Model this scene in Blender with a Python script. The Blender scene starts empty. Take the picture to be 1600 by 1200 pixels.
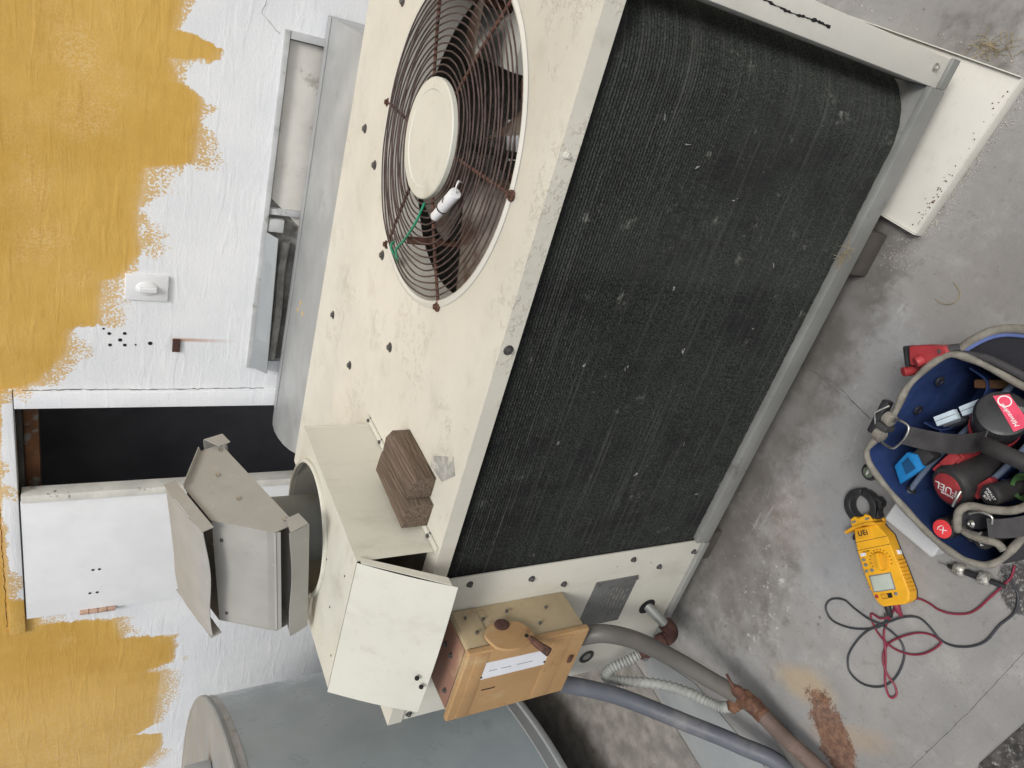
import bpy, bmesh, math, random
from mathutils import Vector, Matrix, Euler
random.seed(7)
R = math.radians
SC = bpy.context.scene
COL = SC.collection

# ------------------------------------------------------------------ camera, sky, sun, exposure
CAM_LOC = Vector((1.512, -0.928, 1.504))
yaw, pitch = -0.5516, 0.5391
fw = Vector((math.sin(yaw)*math.cos(pitch), math.cos(yaw)*math.cos(pitch), -math.sin(pitch)))
rt = Vector((math.cos(yaw), -math.sin(yaw), 0))
dn = fw.cross(rt)
cd = bpy.data.cameras.new('camera')
cam = bpy.data.objects.new('camera', cd); COL.objects.link(cam)
# the phone was held on its side: picture right is world down, picture up is world right
mw = Matrix((dn, rt, -fw)).transposed().to_4x4(); mw.translation = CAM_LOC
cam.matrix_world = mw
cd.sensor_fit = 'HORIZONTAL'; cd.sensor_width = 36; cd.lens = 24.877
cd.clip_start = 0.02; cd.clip_end = 500
SC.camera = cam

SUN_EL, SUN_AZ = 54, 142          # azimuth measured from +Y towards +X
world = bpy.data.worlds.new('World'); SC.world = world; world.use_nodes = True
wn = world.node_tree.nodes; wl = world.node_tree.links
sky = wn.new('ShaderNodeTexSky'); sky.sky_type = 'NISHITA'; sky.sun_disc = False
sky.sun_elevation = R(SUN_EL); sky.sun_rotation = R(SUN_AZ); sky.dust_density = 4; sky.air_density = 1
bw = wn.new('ShaderNodeRGBToBW'); mx = wn.new('ShaderNodeMix'); mx.data_type = 'RGBA'
mx.inputs[0].default_value = 0.72                      # overcast: most of the blue is gone
wl.new(sky.outputs[0], bw.inputs[0]); wl.new(sky.outputs[0], mx.inputs[6]); wl.new(bw.outputs[0], mx.inputs[7])
bg = wn['Background']; bg.inputs[1].default_value = 0.125
wl.new(mx.outputs[2], bg.inputs[0])
sd = bpy.data.lights.new('sun', 'SUN'); sd.energy = 1.5; sd.angle = R(15); sd.color = (1, .98, .945)
sun = bpy.data.objects.new('sun', sd); COL.objects.link(sun)
sdir = Vector((math.sin(R(SUN_AZ))*math.cos(R(SUN_EL)), math.cos(R(SUN_AZ))*math.cos(R(SUN_EL)), math.sin(R(SUN_EL))))
sun.rotation_euler = sdir.to_track_quat('Z', 'Y').to_euler(); sun.location = (3, -3, 6)
SC.view_settings.view_transform = 'Standard'; SC.view_settings.look = 'None'
SC.view_settings.gamma = 1; SC.view_settings.use_curve_mapping = False
SC.view_settings.exposure = 0.18
SC.render.engine = 'CYCLES'

# ------------------------------------------------------------------ material helpers
def C(r, g, b):
    f = lambda v: (v/255/12.92) if v <= 10 else ((v/255+.055)/1.055)**2.4
    return (f(r), f(g), f(b), 1)

class NT:
    def __init__(s, name):
        s.m = bpy.data.materials.new(name); s.m.use_nodes = True
        s.n = s.m.node_tree.nodes; s.l = s.m.node_tree.links
        s.b = s.n['Principled BSDF']; s.tc = s.n.new('ShaderNodeTexCoord').outputs['Object']
    def put(s, sock, v):
        if isinstance(v, bpy.types.NodeSocket): s.l.new(v, sock)
        elif v is not None: sock.default_value = v
    def mapv(s, scale=(1, 1, 1), loc=(0, 0, 0), rot=(0, 0, 0)):
        m = s.n.new('ShaderNodeMapping'); s.l.new(s.tc, m.inputs[0])
        m.inputs['Scale'].default_value = scale; m.inputs['Location'].default_value = loc; m.inputs['Rotation'].default_value = rot
        return m.outputs[0]
    def noise(s, scale=5, detail=4, rough=.55, vec=None, dist=0):
        t = s.n.new('ShaderNodeTexNoise'); s.l.new(vec or s.tc, t.inputs['Vector'])
        t.inputs['Scale'].default_value = scale; t.inputs['Detail'].default_value = detail
        t.inputs['Roughness'].default_value = rough; t.inputs['Distortion'].default_value = dist
        return t.outputs['Fac']
    def voro(s, scale=5, vec=None, feature='F1', out='Distance'):
        t = s.n.new('ShaderNodeTexVoronoi'); t.feature = feature; s.l.new(vec or s.tc, t.inputs['Vector'])
        t.inputs['Scale'].default_value = scale
        return t.outputs[out]
    def ramp(s, fac, a, b, va=0., vb=1.):
        t = s.n.new('ShaderNodeMapRange'); t.interpolation_type = 'SMOOTHSTEP'
        s.put(t.inputs[0], fac); s.put(t.inputs[1], a); s.put(t.inputs[2], b); s.put(t.inputs[3], va); s.put(t.inputs[4], vb)
        return t.outputs[0]
    def mix(s, fac, a, b, mode='MIX'):
        t = s.n.new('ShaderNodeMix'); t.data_type = 'RGBA'; t.blend_type = mode
        s.put(t.inputs[0], fac); s.put(t.inputs[6], a); s.put(t.inputs[7], b)
        return t.outputs[2]
    def math(s, op, a, b=0., c=None):
        t = s.n.new('ShaderNodeMath'); t.operation = op
        s.put(t.inputs[0], a); s.put(t.inputs[1], b)
        if c is not None: s.put(t.inputs[2], c)
        return t.outputs[0]
    def xyz(s):
        t = s.n.new('ShaderNodeSeparateXYZ'); s.l.new(s.tc, t.inputs[0]); return t.outputs
    def blob(s, cx, cy, rx, ry, rot=0, wob=0., wscale=12):
        """soft 0..1 spot in plan, its edge broken up by noise"""
        X, Y, Z = s.xyz()
        dx = s.math('SUBTRACT', X, cx); dy = s.math('SUBTRACT', Y, cy)
        c_, s_ = math.cos(rot), math.sin(rot)
        u = s.math('DIVIDE', s.math('ADD', s.math('MULTIPLY', dx, c_), s.math('MULTIPLY', dy, s_)), rx)
        v = s.math('DIVIDE', s.math('SUBTRACT', s.math('MULTIPLY', dy, c_), s.math('MULTIPLY', dx, s_)), ry)
        d = s.math('SQRT', s.math('ADD', s.math('MULTIPLY', u, u), s.math('MULTIPLY', v, v)))
        if wob: d = s.math('ADD', d, s.math('MULTIPLY', s.math('SUBTRACT', s.noise(wscale, 6, .65), .5), wob))
        return d
    def bump(s, h, strength=.3, dist=.01, prev=None):
        t = s.n.new('ShaderNodeBump'); t.inputs['Strength'].default_value = strength; t.inputs['Distance'].default_value = dist
        s.put(t.inputs['Height'], h)
        if prev is not None: s.l.new(prev, t.inputs['Normal'])
        return t.outputs[0]
    def done(s, color, rough=.6, metal=0., normal=None, spec=.5):
        s.put(s.b.inputs['Base Color'], color); s.put(s.b.inputs['Roughness'], rough); s.put(s.b.inputs['Metallic'], metal)
        s.b.inputs['Specular IOR Level'].default_value = spec
        if normal is not None: s.l.new(normal, s.b.inputs['Normal'])
        return s.m

def plain(name, c, rough=.55, metal=0., var=.12, scale=14, bump=.15, bscale=120, dirt=None, dscale=9, dlo=.55, dhi=.75, spec=.4, stretch=(1, 1, 1)):
    t = NT(name); v = t.mapv(stretch)
    k = t.noise(scale, 6, .6, v)
    lo = tuple(x*(1-var*1.6) for x in c[:3])+(1,); hi = tuple(min(1, x*(1+var)) for x in c[:3])+(1,)
    col = t.mix(t.ramp(k, .3, .7), lo, hi)
    if dirt: col = t.mix(t.ramp(t.noise(dscale, 8, .65, v), dlo, dhi), col, dirt)
    nb = t.bump(t.noise(bscale, 4, .6, v), bump, .002) if bump else None
    return t.done(col, t.ramp(t.noise(scale*2, 4, .6), .3, .7, max(.05, rough-.1), min(1, rough+.1)), metal, nb, spec)

# ---- paint and metal
def cream(name, base, blisters, dirtamt=.5):
    t = NT(name); X, Y, Z = t.xyz()
    col = t.mix(t.ramp(t.noise(3.2, 6, .6), .35, .7), base, tuple(x*.90 for x in base[:3])+(1,))
    # streaky grey dirt
    col = t.mix(t.math('MULTIPLY', t.ramp(t.noise(9, 8, .68, t.mapv((1, 1, .35))), .5, .74), dirtamt), col, C(158, 152, 136))
    col = t.mix(t.math('MULTIPLY', t.ramp(t.noise(55, 5, .7), .56, .74), .25), col, C(165, 158, 142))
    # chips: small dark specks
    sp = t.ramp(t.voro(17), .055, .02); sp = t.math('MULTIPLY', sp, t.ramp(t.noise(7, 3), .50, .58))
    col = t.mix(t.math('MULTIPLY', sp, .85), col, C(82, 74, 64))
    # faint vertical rust/water runs and pale rubbed zones
    col = t.mix(t.math('MULTIPLY', t.ramp(t.noise(1.8, 4, .5), .55, .72), .45), col, C(224, 219, 204))
    h = t.math('MULTIPLY', t.noise(160, 4, .6), .25)
    if blisters:
        z = t.ramp(t.noise(4.2, 3), .54, .62)
        bl = t.math('MULTIPLY', t.ramp(t.noise(46, 5, .7), .52, .62), z)
        h = t.math('ADD', h, t.math('MULTIPLY', bl, 1.2))
        edge = t.math('MULTIPLY', t.math('MULTIPLY', t.ramp(t.noise(46, 5, .7), .55, .57), t.ramp(t.noise(46, 5, .7), .61, .58)), z)
        col = t.mix(t.math('MULTIPLY', edge, .3), col, C(160, 148, 122))
    return t.done(col, t.ramp(t.noise(20), .3, .7, .42, .62), 0, t.bump(h, .35, .0025), .4)
CREAM = C(203, 201, 190)
m_cream = cream('cream_paint', CREAM, False, .35)
m_cream_top = cream('cream_paint_blistered', C(208, 205, 193), True, .3)
m_cream_clean = cream('cream_paint_hood', C(207, 206, 194), False, .45)
m_cream_grey = cream('greyed_cream_paint', C(207, 205, 196), False, .3)
m_rail = plain('base_rail_zinc', C(140, 141, 138), .5, .25, .1, 6, .1, 90, C(100, 98, 92), 12)
def galv(name, c, c2, metal=.5, rough=.48):
    t = NT(name)
    sp = t.voro(26, out='Color'); g = t.n.new('ShaderNodeRGBToBW'); t.l.new(sp, g.inputs[0])
    col = t.mix(t.math('MULTIPLY', g.outputs[0], .22), c, c2)
    col = t.mix(t.ramp(t.noise(4, 6, .6), .42, .72), col, c2)
    col = t.mix(t.math('MULTIPLY', t.ramp(t.noise(60, 6, .7), .62, .74), .5), col, C(215, 214, 208))
    col = t.mix(t.math('MULTIPLY', t.ramp(t.noise(11, 8, .7), .6, .78), .4), col, C(100, 98, 95))
    return t.done(col, t.ramp(t.noise(9, 5), .3, .7, rough-.08, rough+.12), metal, t.bump(t.noise(7, 3), .12, .01, t.bump(t.noise(220, 3), .12, .001)), .5)
m_galv = galv('galvanised_duct', C(156, 158, 158), C(176, 178, 177), .2)
m_galv_taupe = galv('weathered_vent_steel', C(158, 156, 150), C(174, 172, 166), .12, .55)
m_tank = galv('blue_grey_steel', C(158, 170, 176), C(172, 182, 187), .1, .33)
m_flash = galv('dull_flashing', C(146, 150, 152), C(160, 163, 163), .2, .55)
m_pipe_grey = galv('flue_pipe_steel', C(124, 127, 123), C(138, 140, 135), .2, .5)
m_rust = plain('rusted_iron', C(96, 66, 54), .85, .1, .3, 30, .5, 140, C(60, 44, 40), 40, .5, .65)
m_rust_red = plain('rust_primer', C(78, 52, 46), .85, .0, .25, 40, .5, 150, C(52, 36, 34), 30)
m_brass = plain('tarnished_brass', C(118, 86, 66), .65, .25, .3, 35, .4, 120, C(82, 58, 48), 24, .45, .6)
m_wire_rust = plain('rusty_fan_wire', C(86, 72, 68), .8, .15, .3, 40, .5, 200, C(60, 44, 42), 30)
m_screw = plain('dark_screw', C(92, 90, 90), .5, .5, .2, 60, .2, 200)
m_steel = plain('bright_steel', C(190, 188, 182), .3, .9, .1, 40, .05, 100)
m_dark = plain('dark_void', C(30, 30, 31), .9, 0, .2, 10, .1, 60)
m_dark_metal = plain('dark_interior_metal', C(70, 68, 66), .7, .2, .25, 10, .2, 80, C(58, 44, 38), 10)
m_black = plain('black_plastic', C(44, 44, 46), .45, 0, .15, 30, .12, 260)
m_rubber = plain('black_rubber', C(52, 51, 51), .65, 0, .15, 25, .25, 240, C(84, 82, 78), 20, .58, .8)
m_hose = plain('grey_plastic_conduit', C(94, 92, 88), .5, 0, .08, 8, .1, 140, C(112, 105, 95), 5, .5, .75)
m_hose_b = plain('blue_grey_conduit', C(86, 89, 97), .5, 0, .08, 8, .1, 140, C(120, 118, 116), 5, .5, .75)
m_flex = plain('grey_corrugated_tube', C(156, 158, 154), .45, .1, .1, 20, .1, 140, C(120, 118, 108), 16)
m_galv_pipe = plain('zinc_pipe', C(150, 152, 148), .45, .4, .1, 12, .1, 90)
m_white = plain('white_paint', C(224, 225, 226), .55, 0, .03, 8, .12, 90)
def coil_material():
    t = NT('dirty_coil_fins'); X, Y, Z = t.xyz()
    k = t.noise(1, 5, .75, t.mapv((380, 380, 170)))
    col = t.mix(t.ramp(k, .40, .66), C(14, 16, 16), C(66, 71, 66))
    col = t.mix(t.math('MULTIPLY', t.ramp(t.noise(6, 7, .7, t.mapv((1, 1, .6))), .48, .66), .8), col, C(22, 23, 24))
    lit = t.math('MULTIPLY', t.ramp(t.noise(1, 6, .8, t.mapv((160, 160, 50))), .58, .72), t.ramp(t.noise(5, 5, .65), .38, .58))
    col = t.mix(t.math('MULTIPLY', lit, .7), col, C(122, 119, 112))  # brighter sheen patches painted into the fin colour
    col = t.mix(t.math('MULTIPLY', t.ramp(t.noise(30, 6, .8), .70, .76), .55), col, C(150, 148, 140))
    rw = t.noise(1, 3, .7, t.mapv((2.2, 2.2, 130)))
    col = t.mix(t.math('MULTIPLY', t.ramp(rw, .48, .75), .32), col, C(100, 100, 96))
    tick = t.math('MULTIPLY', t.ramp(t.noise(1, 5, .8, t.mapv((230, 230, 22))), .50, .60), t.ramp(t.noise(1, 4, .6, t.mapv((4, 4, 9), (3, 1, 7))), .46, .60))
    col = t.mix(t.math('MULTIPLY', tick, .85), col, C(16, 16, 17))
    xj = t.math('ADD', X, t.math('MULTIPLY', t.math('SUBTRACT', t.noise(1, 4, .7, t.mapv((2, 2, 60))), .5), .02))
    right = t.math('MULTIPLY', t.ramp(xj, 1.135, 1.185), t.ramp(t.noise(4, 4, .6), .3, .7, .4, 1.))
    col = t.mix(t.math('MULTIPLY', right, .15), col, C(92, 95, 90))
    sm = t.math('MULTIPLY', t.ramp(t.noise(13, 5, .65), .60, .72), t.ramp(t.noise(70, 4, .7), .42, .6))
    col = t.mix(t.math('MULTIPLY', sm, .5), col, C(150, 150, 142))
    return t.done(col, .75, .2, t.bump(t.noise(1, 4, .8, t.mapv((700, 700, 60))), .6, .003), .3)
m_coil = coil_material()
def wood_material():
    t = NT('weathered_lumber')
    v = t.mapv((120, 3, 120))
    k = t.noise(2.6, 8, .72, v, .35)
    col = t.mix(t.ramp(k, .3, .7), C(66, 57, 50), C(128, 112, 98))
    col = t.mix(t.math('MULTIPLY', t.ramp(t.noise(7, 6, .7, v), .56, .66), .8), col, C(58, 49, 44))
    return t.done(col, .9, 0, t.bump(k, .8, .002), .2)
m_wood = wood_material()
def box_paint(name, c):
    t = NT(name); col = t.mix(t.ramp(t.noise(7, 6, .6), .35, .7), c, tuple(x*.84 for x in c[:3])+(1,))
    col = t.mix(t.math('MULTIPLY', t.ramp(t.noise(10, 6, .6, t.mapv((1, 1, .4))), .55, .72), .6), col, C(188, 168, 130))
    col = t.mix(t.math('MULTIPLY', t.ramp(t.noise(24, 8, .7), .58, .70), .8), col, C(126, 88, 62))
    return t.done(col, .62, 0, t.bump(t.noise(60, 6, .65), .3, .002), .35)
m_box = box_paint('faded_orange_paint', C(174, 139, 97))
m_box_side = box_paint('faded_tan_paint', C(174, 158, 128))
m_box_top = box_paint('reddened_paint', C(146, 110, 94))
# ---- masonry wall with half-finished yellow coat
EDGE = [(-3.2, 1.25), (-2.2, 1.28), (-2.05, 1.20), (-1.94, 1.20), (-1.92, 1.34), (-1.88, 1.24), (-1.6, 1.22), (-1.50, 1.22), (-1.47, 1.31), (-1.44, 1.17), (-1.26, 1.18), (-1.24, 1.38), (-1.10, 1.41), (-1.08, 1.67), (-.93, 1.68), (-.90, 1.76), (-.45, 1.77), (.02, 1.75),
        (.05, 1.65), (.10, 1.615), (.17, 1.565), (.262, 1.555), (.275, 1.475), (.435, 1.468), (.455, 1.41), (.53, 1.365), (.67, 1.375), (.815, 1.355), (.845, 1.225), (1.05, 1.215), (1.075, 1.28), (1.14, 1.305), (1.155, 1.18), (1.195, 1.17), (1.21, 1.295), (1.30, 1.275), (1.5, 1.24), (1.8, 1.22)]
def wall_material(name, painted=True):
    t = NT(name); X, Y, Z = t.xyz()
    fine = t.noise(1, 4, .75, t.mapv((190, 190, 150)))
    streak = t.noise(1, 5, .62, t.mapv((8, 8, 70), rot=(0, .12, 0)), .5)
    med = t.noise(9, 4, .6)
    xs = t.math('ADD', X, t.math('MULTIPLY', t.math('SUBTRACT', t.noise(22, 3), .5), .05))
    fc = t.n.new('ShaderNodeFloatCurve'); cu = fc.mapping.curves[0]
    px = [((a+3.2)/5, (b-1)/1) for a, b in EDGE]
    while len(cu.points) < len(px): cu.points.new(.5, .5)
    for p_, (a, b) in zip(cu.points, px): p_.location = (a, b); p_.handle_type = 'VECTOR'
    fc.mapping.update()
    t.l.new(t.math('DIVIDE', t.math('ADD', xs, 3.2), 5.0), fc.inputs['Value'])
    d = t.math('SUBTRACT', t.math('SUBTRACT', Z, 1.0), fc.outputs[0])
    act = t.ramp(t.noise(5.5, 2, .5), .42, .56)
    fine2 = t.noise(1, 3, .65, t.mapv((165, 165, 140)))
    dd = t.math('ADD', d, t.math('MULTIPLY', t.math('SUBTRACT', fine, .5), .03))
    dd = t.math('ADD', dd, t.math('MULTIPLY', t.math('SUBTRACT', streak, .5), .03))
    solid = t.ramp(dd, -.001, .002)
    wid = t.math('ADD', t.math('MULTIPLY', act, .075), .006)
    thr = t.math('ADD', .36, t.math('MULTIPLY', t.math('DIVIDE', t.math('MULTIPLY', dd, -1.), wid), .20))
    mott = t.math('MULTIPLY', t.math('SUBTRACT', t.noise(34, 3, .6), .5), .22)
    halo = t.ramp(t.math('SUBTRACT', t.math('ADD', fine2, mott), thr), .0, .03)
    halo = t.math('MULTIPLY', halo, t.ramp(dd, t.math('MULTIPLY', wid, -1.35), t.math('MULTIPLY', wid, -.9)))
    body = t.math('MULTIPLY', solid, t.ramp(t.math('ADD', dd, t.math('MULTIPLY', t.math('SUBTRACT', fine2, .5), .05)), -.01, .025, .86, 1.))
    mask = t.math('MAXIMUM', body, t.math('MULTIPLY', halo, .82))
    thin = t.math('MULTIPLY', t.ramp(t.noise(2.6, 5, .6), .52, .74), t.ramp(fine2, .44, .56))
    yel = t.mix(t.ramp(t.noise(3.0, 6, .6, t.mapv((1, 1, .7))), .3, .7), C(196, 154, 70), C(212, 172, 90))
    yel = t.mix(t.math('MULTIPLY', t.ramp(streak, .45, .7), .35), yel, C(184, 142, 62))
    yel = t.mix(t.math('MULTIPLY', thin, .55), yel, C(226, 200, 146))
    left = t.ramp(X, -1.1, -2.2)
    yel = t.mix(t.math('MULTIPLY', t.math('MULTIPLY', left, t.ramp(fine, .40, .62)), .55), yel, C(214, 190, 150))
    wht = t.mix(t.ramp(t.noise(4, 6, .6), .3, .7), C(222, 224, 227), C(232, 233, 234))
    wht = t.mix(t.math('MULTIPLY', t.ramp(fine, .30, .20), .5), wht, C(196, 198, 202))
    # rust run under the old metal tab and grime above the flashing
    dx = t.math('ABSOLUTE', t.math('SUBTRACT', X, .229))
    run = t.math('MULTIPLY', t.math('MULTIPLY', t.ramp(dx, .010, .002), t.ramp(Z, 1.02, 1.25)), t.ramp(Z, 1.262, 1.25))
    wht = t.mix(t.math('MULTIPLY', run, .75), wht, C(176, 120, 66))
    col = t.mix(mask, wht, yel) if painted else wht
    # hairline crack
    h = t.math('ADD', t.math('MULTIPLY', t.math('MULTIPLY', streak, t.ramp(t.noise(3.5, 3, .6), .35, .65, .25, 1.)), .9), t.math('MULTIPLY', fine, .9))
    h = t.math('ADD', h, t.math('MULTIPLY', med, .7))
    h = t.math('ADD', h, t.math('MULTIPLY', t.ramp(t.noise(1, 3, .5, t.mapv((5, 5, 26), (3, 0, 1), (0, -.25, 0)), .8), .50, .72), .6))
    h = t.math('ADD', h, t.math('MULTIPLY', mask, .15))
    return t.done(col, .58, 0, t.bump(h, .26, .006), .4)
m_wall = wall_material('brushed_stucco_paint')
m_trim = wall_material('painted_trim')
def ground_material():
    t = NT('coated_concrete'); X, Y, Z = t.xyz()
    col = t.mix(t.ramp(t.noise(2.6, 7, .62), .3, .72), C(132, 131, 129), C(154, 152, 149))
    col = t.mix(t.math('MULTIPLY', t.ramp(t.noise(9, 9, .75), .50, .70), .4), col, C(178, 176, 172))
    col = t.mix(t.math('MULTIPLY', t.ramp(t.noise(26, 9, .8), .53, .68), .6), col, C(118, 115, 110))
    col = t.mix(t.math('MULTIPLY', t.ramp(t.noise(1.4, 4, .5, t.mapv((1, 1, 1), (4, 2, 0))), .5, .7), .35), col, C(140, 144, 152))
    # damp dirt washed from beneath the unit, with contact shade painted along its base
    d1 = t.ramp(t.blob(.42, -.06, .36, .21, .25, 2.2, 16), 1.05, .35)
    col = t.mix(t.math('MULTIPLY', d1, t.ramp(t.noise(12, 6, .6), .34, .66, .8, .4)), col, C(96, 90, 84))
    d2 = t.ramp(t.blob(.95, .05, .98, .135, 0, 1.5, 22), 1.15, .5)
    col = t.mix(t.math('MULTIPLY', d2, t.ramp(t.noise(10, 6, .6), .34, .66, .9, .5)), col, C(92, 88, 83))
    d5 = t.ramp(t.blob(1.25, -.22, .22, .14, .3, 1.3, 9), 1.0, .45)
    col = t.mix(t.math('MULTIPLY', d5, .35), col, C(122, 116, 108))
    pk = t.ramp(t.blob(.62, -.12, .13, .09, .3, 1.3, 22), 1.0, .4)
    col = t.mix(t.math('MULTIPLY', pk, .14), col, C(160, 140, 128))
    # white lime blooms
    lm = t.math('MULTIPLY', t.ramp(t.noise(42, 6, .75), .57, .66), t.ramp(t.blob(.38, -.17, .2, .1, .2, .9, 12), 1.0, .5))
    col = t.mix(t.math('MULTIPLY', lm, .7), col, C(204, 202, 196))
    # rust
    s1 = t.ramp(t.blob(.30, -.36, .055, .11, .45, .9, 12), 1.1, .3)
    col = t.mix(t.math('MULTIPLY', s1, .45), col, C(186, 160, 116))
    s3 = t.ramp(t.blob(.29, -.50, .04, .13, .8, .8, 12), 1.1, .4)
    col = t.mix(t.math('MULTIPLY', s3, .4), col, C(170, 146, 118))
    s2 = t.ramp(t.math('ADD', t.blob(.258, -.475, .046, .105, -.55, 1.6, 28), t.math('MULTIPLY', t.math('SUBTRACT', t.noise(210, 4, .8), .5), 1.3)), 1.06, .92)
    col = t.mix(t.math('MULTIPLY', s2, .9), col, t.mix(t.ramp(t.noise(70, 5, .7), .35, .65), C(90, 60, 47), C(130, 96, 74)))
    # dark spilt grit by the bag
    gr = t.math('MULTIPLY', t.ramp(t.blob(.855, -.59, .06, .06, 0, 1.2, 25), 1.0, .85), t.ramp(t.noise(150, 4, .7), .38, .5))
    col = t.mix(t.math('MULTIPLY', gr, .85), col, C(52, 50, 50))
    # scuffs
    sc = t.math('MULTIPLY', t.ramp(t.noise(1, 4, .6, t.mapv((9, 60, 1), rot=(0, 0, .5)), .8), .62, .70), t.ramp(t.noise(3, 3), .5, .6))
    col = t.mix(t.math('MULTIPLY', sc, .25), col, C(190, 189, 186))
    # trowel drag and pits
    col = t.mix(t.math('MULTIPLY', t.ramp(t.noise(1, 6, .7, t.mapv((60, 7, 1), rot=(0, 0, -.35)), .6), .52, .72), .22), col, C(110, 108, 104))
    pit = t.math('MULTIPLY', t.ramp(t.voro(70), .16, .08), t.ramp(t.noise(11, 3), .52, .6))
    col = t.mix(t.math('MULTIPLY', pit, .5), col, C(96, 93, 90))
    # pebble-sized spots
    sp = t.math('MULTIPLY', t.ramp(t.voro(19), .10, .06), t.ramp(t.noise(6, 2), .58, .62))
    col = t.mix(t.math('MULTIPLY', sp, .6), col, C(92, 90, 88))
    h = t.math('ADD', t.math('MULTIPLY', t.noise(7, 6, .6), .8), t.math('MULTIPLY', t.noise(90, 7, .75), .5))
    return t.done(col, t.ramp(t.noise(5, 5), .3, .7, .55, .8), 0, t.bump(h, .4, .006), .35)
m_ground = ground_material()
m_grit = plain('dark_gritty_roof', C(84, 82, 80), .95, 0, .4, 60, .9, 160, C(150, 148, 144), 120, .56, .66)
m_concrete_rough = plain('rough_concrete', C(128, 124, 119), .9, 0, .2, 18, .7, 110, C(86, 82, 78), 40, .6, .74)
# ---- bag and tools
m_blue = plain('navy_liner', C(38, 58, 104), .7, 0, .18, 14, .25, 300)
m_canvas = plain('black_canvas', C(56, 56, 60), .85, 0, .15, 30, .5, 500, C(84, 82, 80), 12, .6, .8)
m_piping = plain('dusty_grey_piping', C(132, 128, 118), .85, 0, .18, 40, .5, 350, C(112, 106, 96), 22, .5, .7)
m_strap = plain('black_webbing', C(66, 65, 66), .8, 0, .15, 60, .5, 500, C(90, 88, 84), 14, .6, .8)
m_red = plain('red_plastic', C(160, 56, 60), .5, 0, .12, 30, .15, 200, C(130, 50, 52), 30, .6, .75)
m_yellow = plain('yellow_plastic', C(228, 168, 36), .48, 0, .06, 22, .1, 200, C(176, 124, 30), 40, .62, .76)
m_yellow2 = plain('yellow_rubber', C(216, 156, 34), .6, 0, .08, 22, .15, 200, C(160, 112, 32), 40, .6, .76)
m_lcd = plain('lcd_glass', C(176, 184, 172), .18, 0, .06, 30, .03, 60)
m_grey = plain('grey_button', C(120, 120, 116), .5, 0, .1, 30, .1, 100)
m_bluepl = plain('blue_plastic', C(34, 122, 184), .45, 0, .12, 30, .1, 200, C(24, 84, 134), 25)
m_paper = plain('white_label', C(222, 224, 230), .5, 0, .03, 20, .05, 100)
m_foam = plain('pale_blue_foam', C(196, 212, 222), .8, 0, .08, 40, .3, 200, C(150, 170, 180), 30, .58, .7)
m_leather = plain('brown_leather', C(92, 62, 36), .7, 0, .2, 20, .3, 150)
m_print = plain('black_print', C(26, 26, 26), .6, 0, 0, 10, 0)
m_whitep = plain('white_print', C(224, 224, 222), .6, 0, 0, 10, 0)
m_redwire = plain('red_wire', C(126, 44, 62), .45, 0, .08, 20, .05, 100)
m_blackwire = plain('black_wire', C(58, 60, 64), .45, 0, .08, 20, .05, 100)
m_green = plain('green_wire', C(40, 138, 104), .5, 0, .1, 40, .05, 100)
m_greenpl = plain('green_rubber', C(70, 104, 62), .5, 0, .1, 40, .05, 100)
m_tape = plain('silver_tape', C(188, 186, 178), .35, .5, .25, 120, .8, 260, C(120, 116, 106), 140, .5, .62)
m_duct_tape = plain('grey_residue', C(158, 157, 152), .95, 0, .12, 60, .15, 200, C(192, 189, 178), 26, .50, .66, .1)
m_straw = plain('dry_straw', C(156, 142, 112), .9, 0, .2, 40, .1)
m_beige = plain('beige_board', C(204, 201, 194), .7, 0, .06, 8, .2, 100, C(150, 146, 138), 14, .58, .75)
m_frame = plain('grey_painted_frame', C(188, 190, 190), .65, 0, .1, 10, .4, 60, C(140, 138, 132), 22, .54, .7)
m_foamgap = plain('old_sealant', C(152, 150, 145), .9, 0, .25, 20, .8, 60, C(70, 66, 60), 24)
m_door_edge = plain('peeling_door_edge', C(206, 204, 196), .75, 0, .08, 12, .5, 60, C(110, 102, 92), 26, .60, .70)
m_rust_bar = plain('rusted_lintel', C(118, 80, 54), .85, 0, .25, 14, .4, 90, C(120, 118, 112), 16, .52, .62)
m_wood_raw = plain('bare_hinge', C(190, 158, 136), .7, 0, .12, 30, .3, 90, C(150, 116, 96), 40)
def clear_plastic():
    t = NT('frosted_plastic'); t.b.inputs['Transmission Weight'].default_value = .5
    t.b.inputs['IOR'].default_value = 1.3
    return t.done(C(236, 237, 237), .35, 0, t.bump(t.noise(30, 4), .1, .002), .5)
m_frost = clear_plastic()
def mesh_fabric():
    t = NT('black_mesh_fabric')
    k = t.math('MULTIPLY', t.math('SINE', t.math('MULTIPLY', t.xyz()[0], 2400)), t.math('SINE', t.math('MULTIPLY', t.xyz()[1], 2400)))
    col = t.mix(t.ramp(k, -.3, .5), C(40, 40, 46), C(66, 66, 72))
    return t.done(col, .85, 0, t.bump(k, .6, .001), .3)
m_mesh = mesh_fabric()

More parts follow.
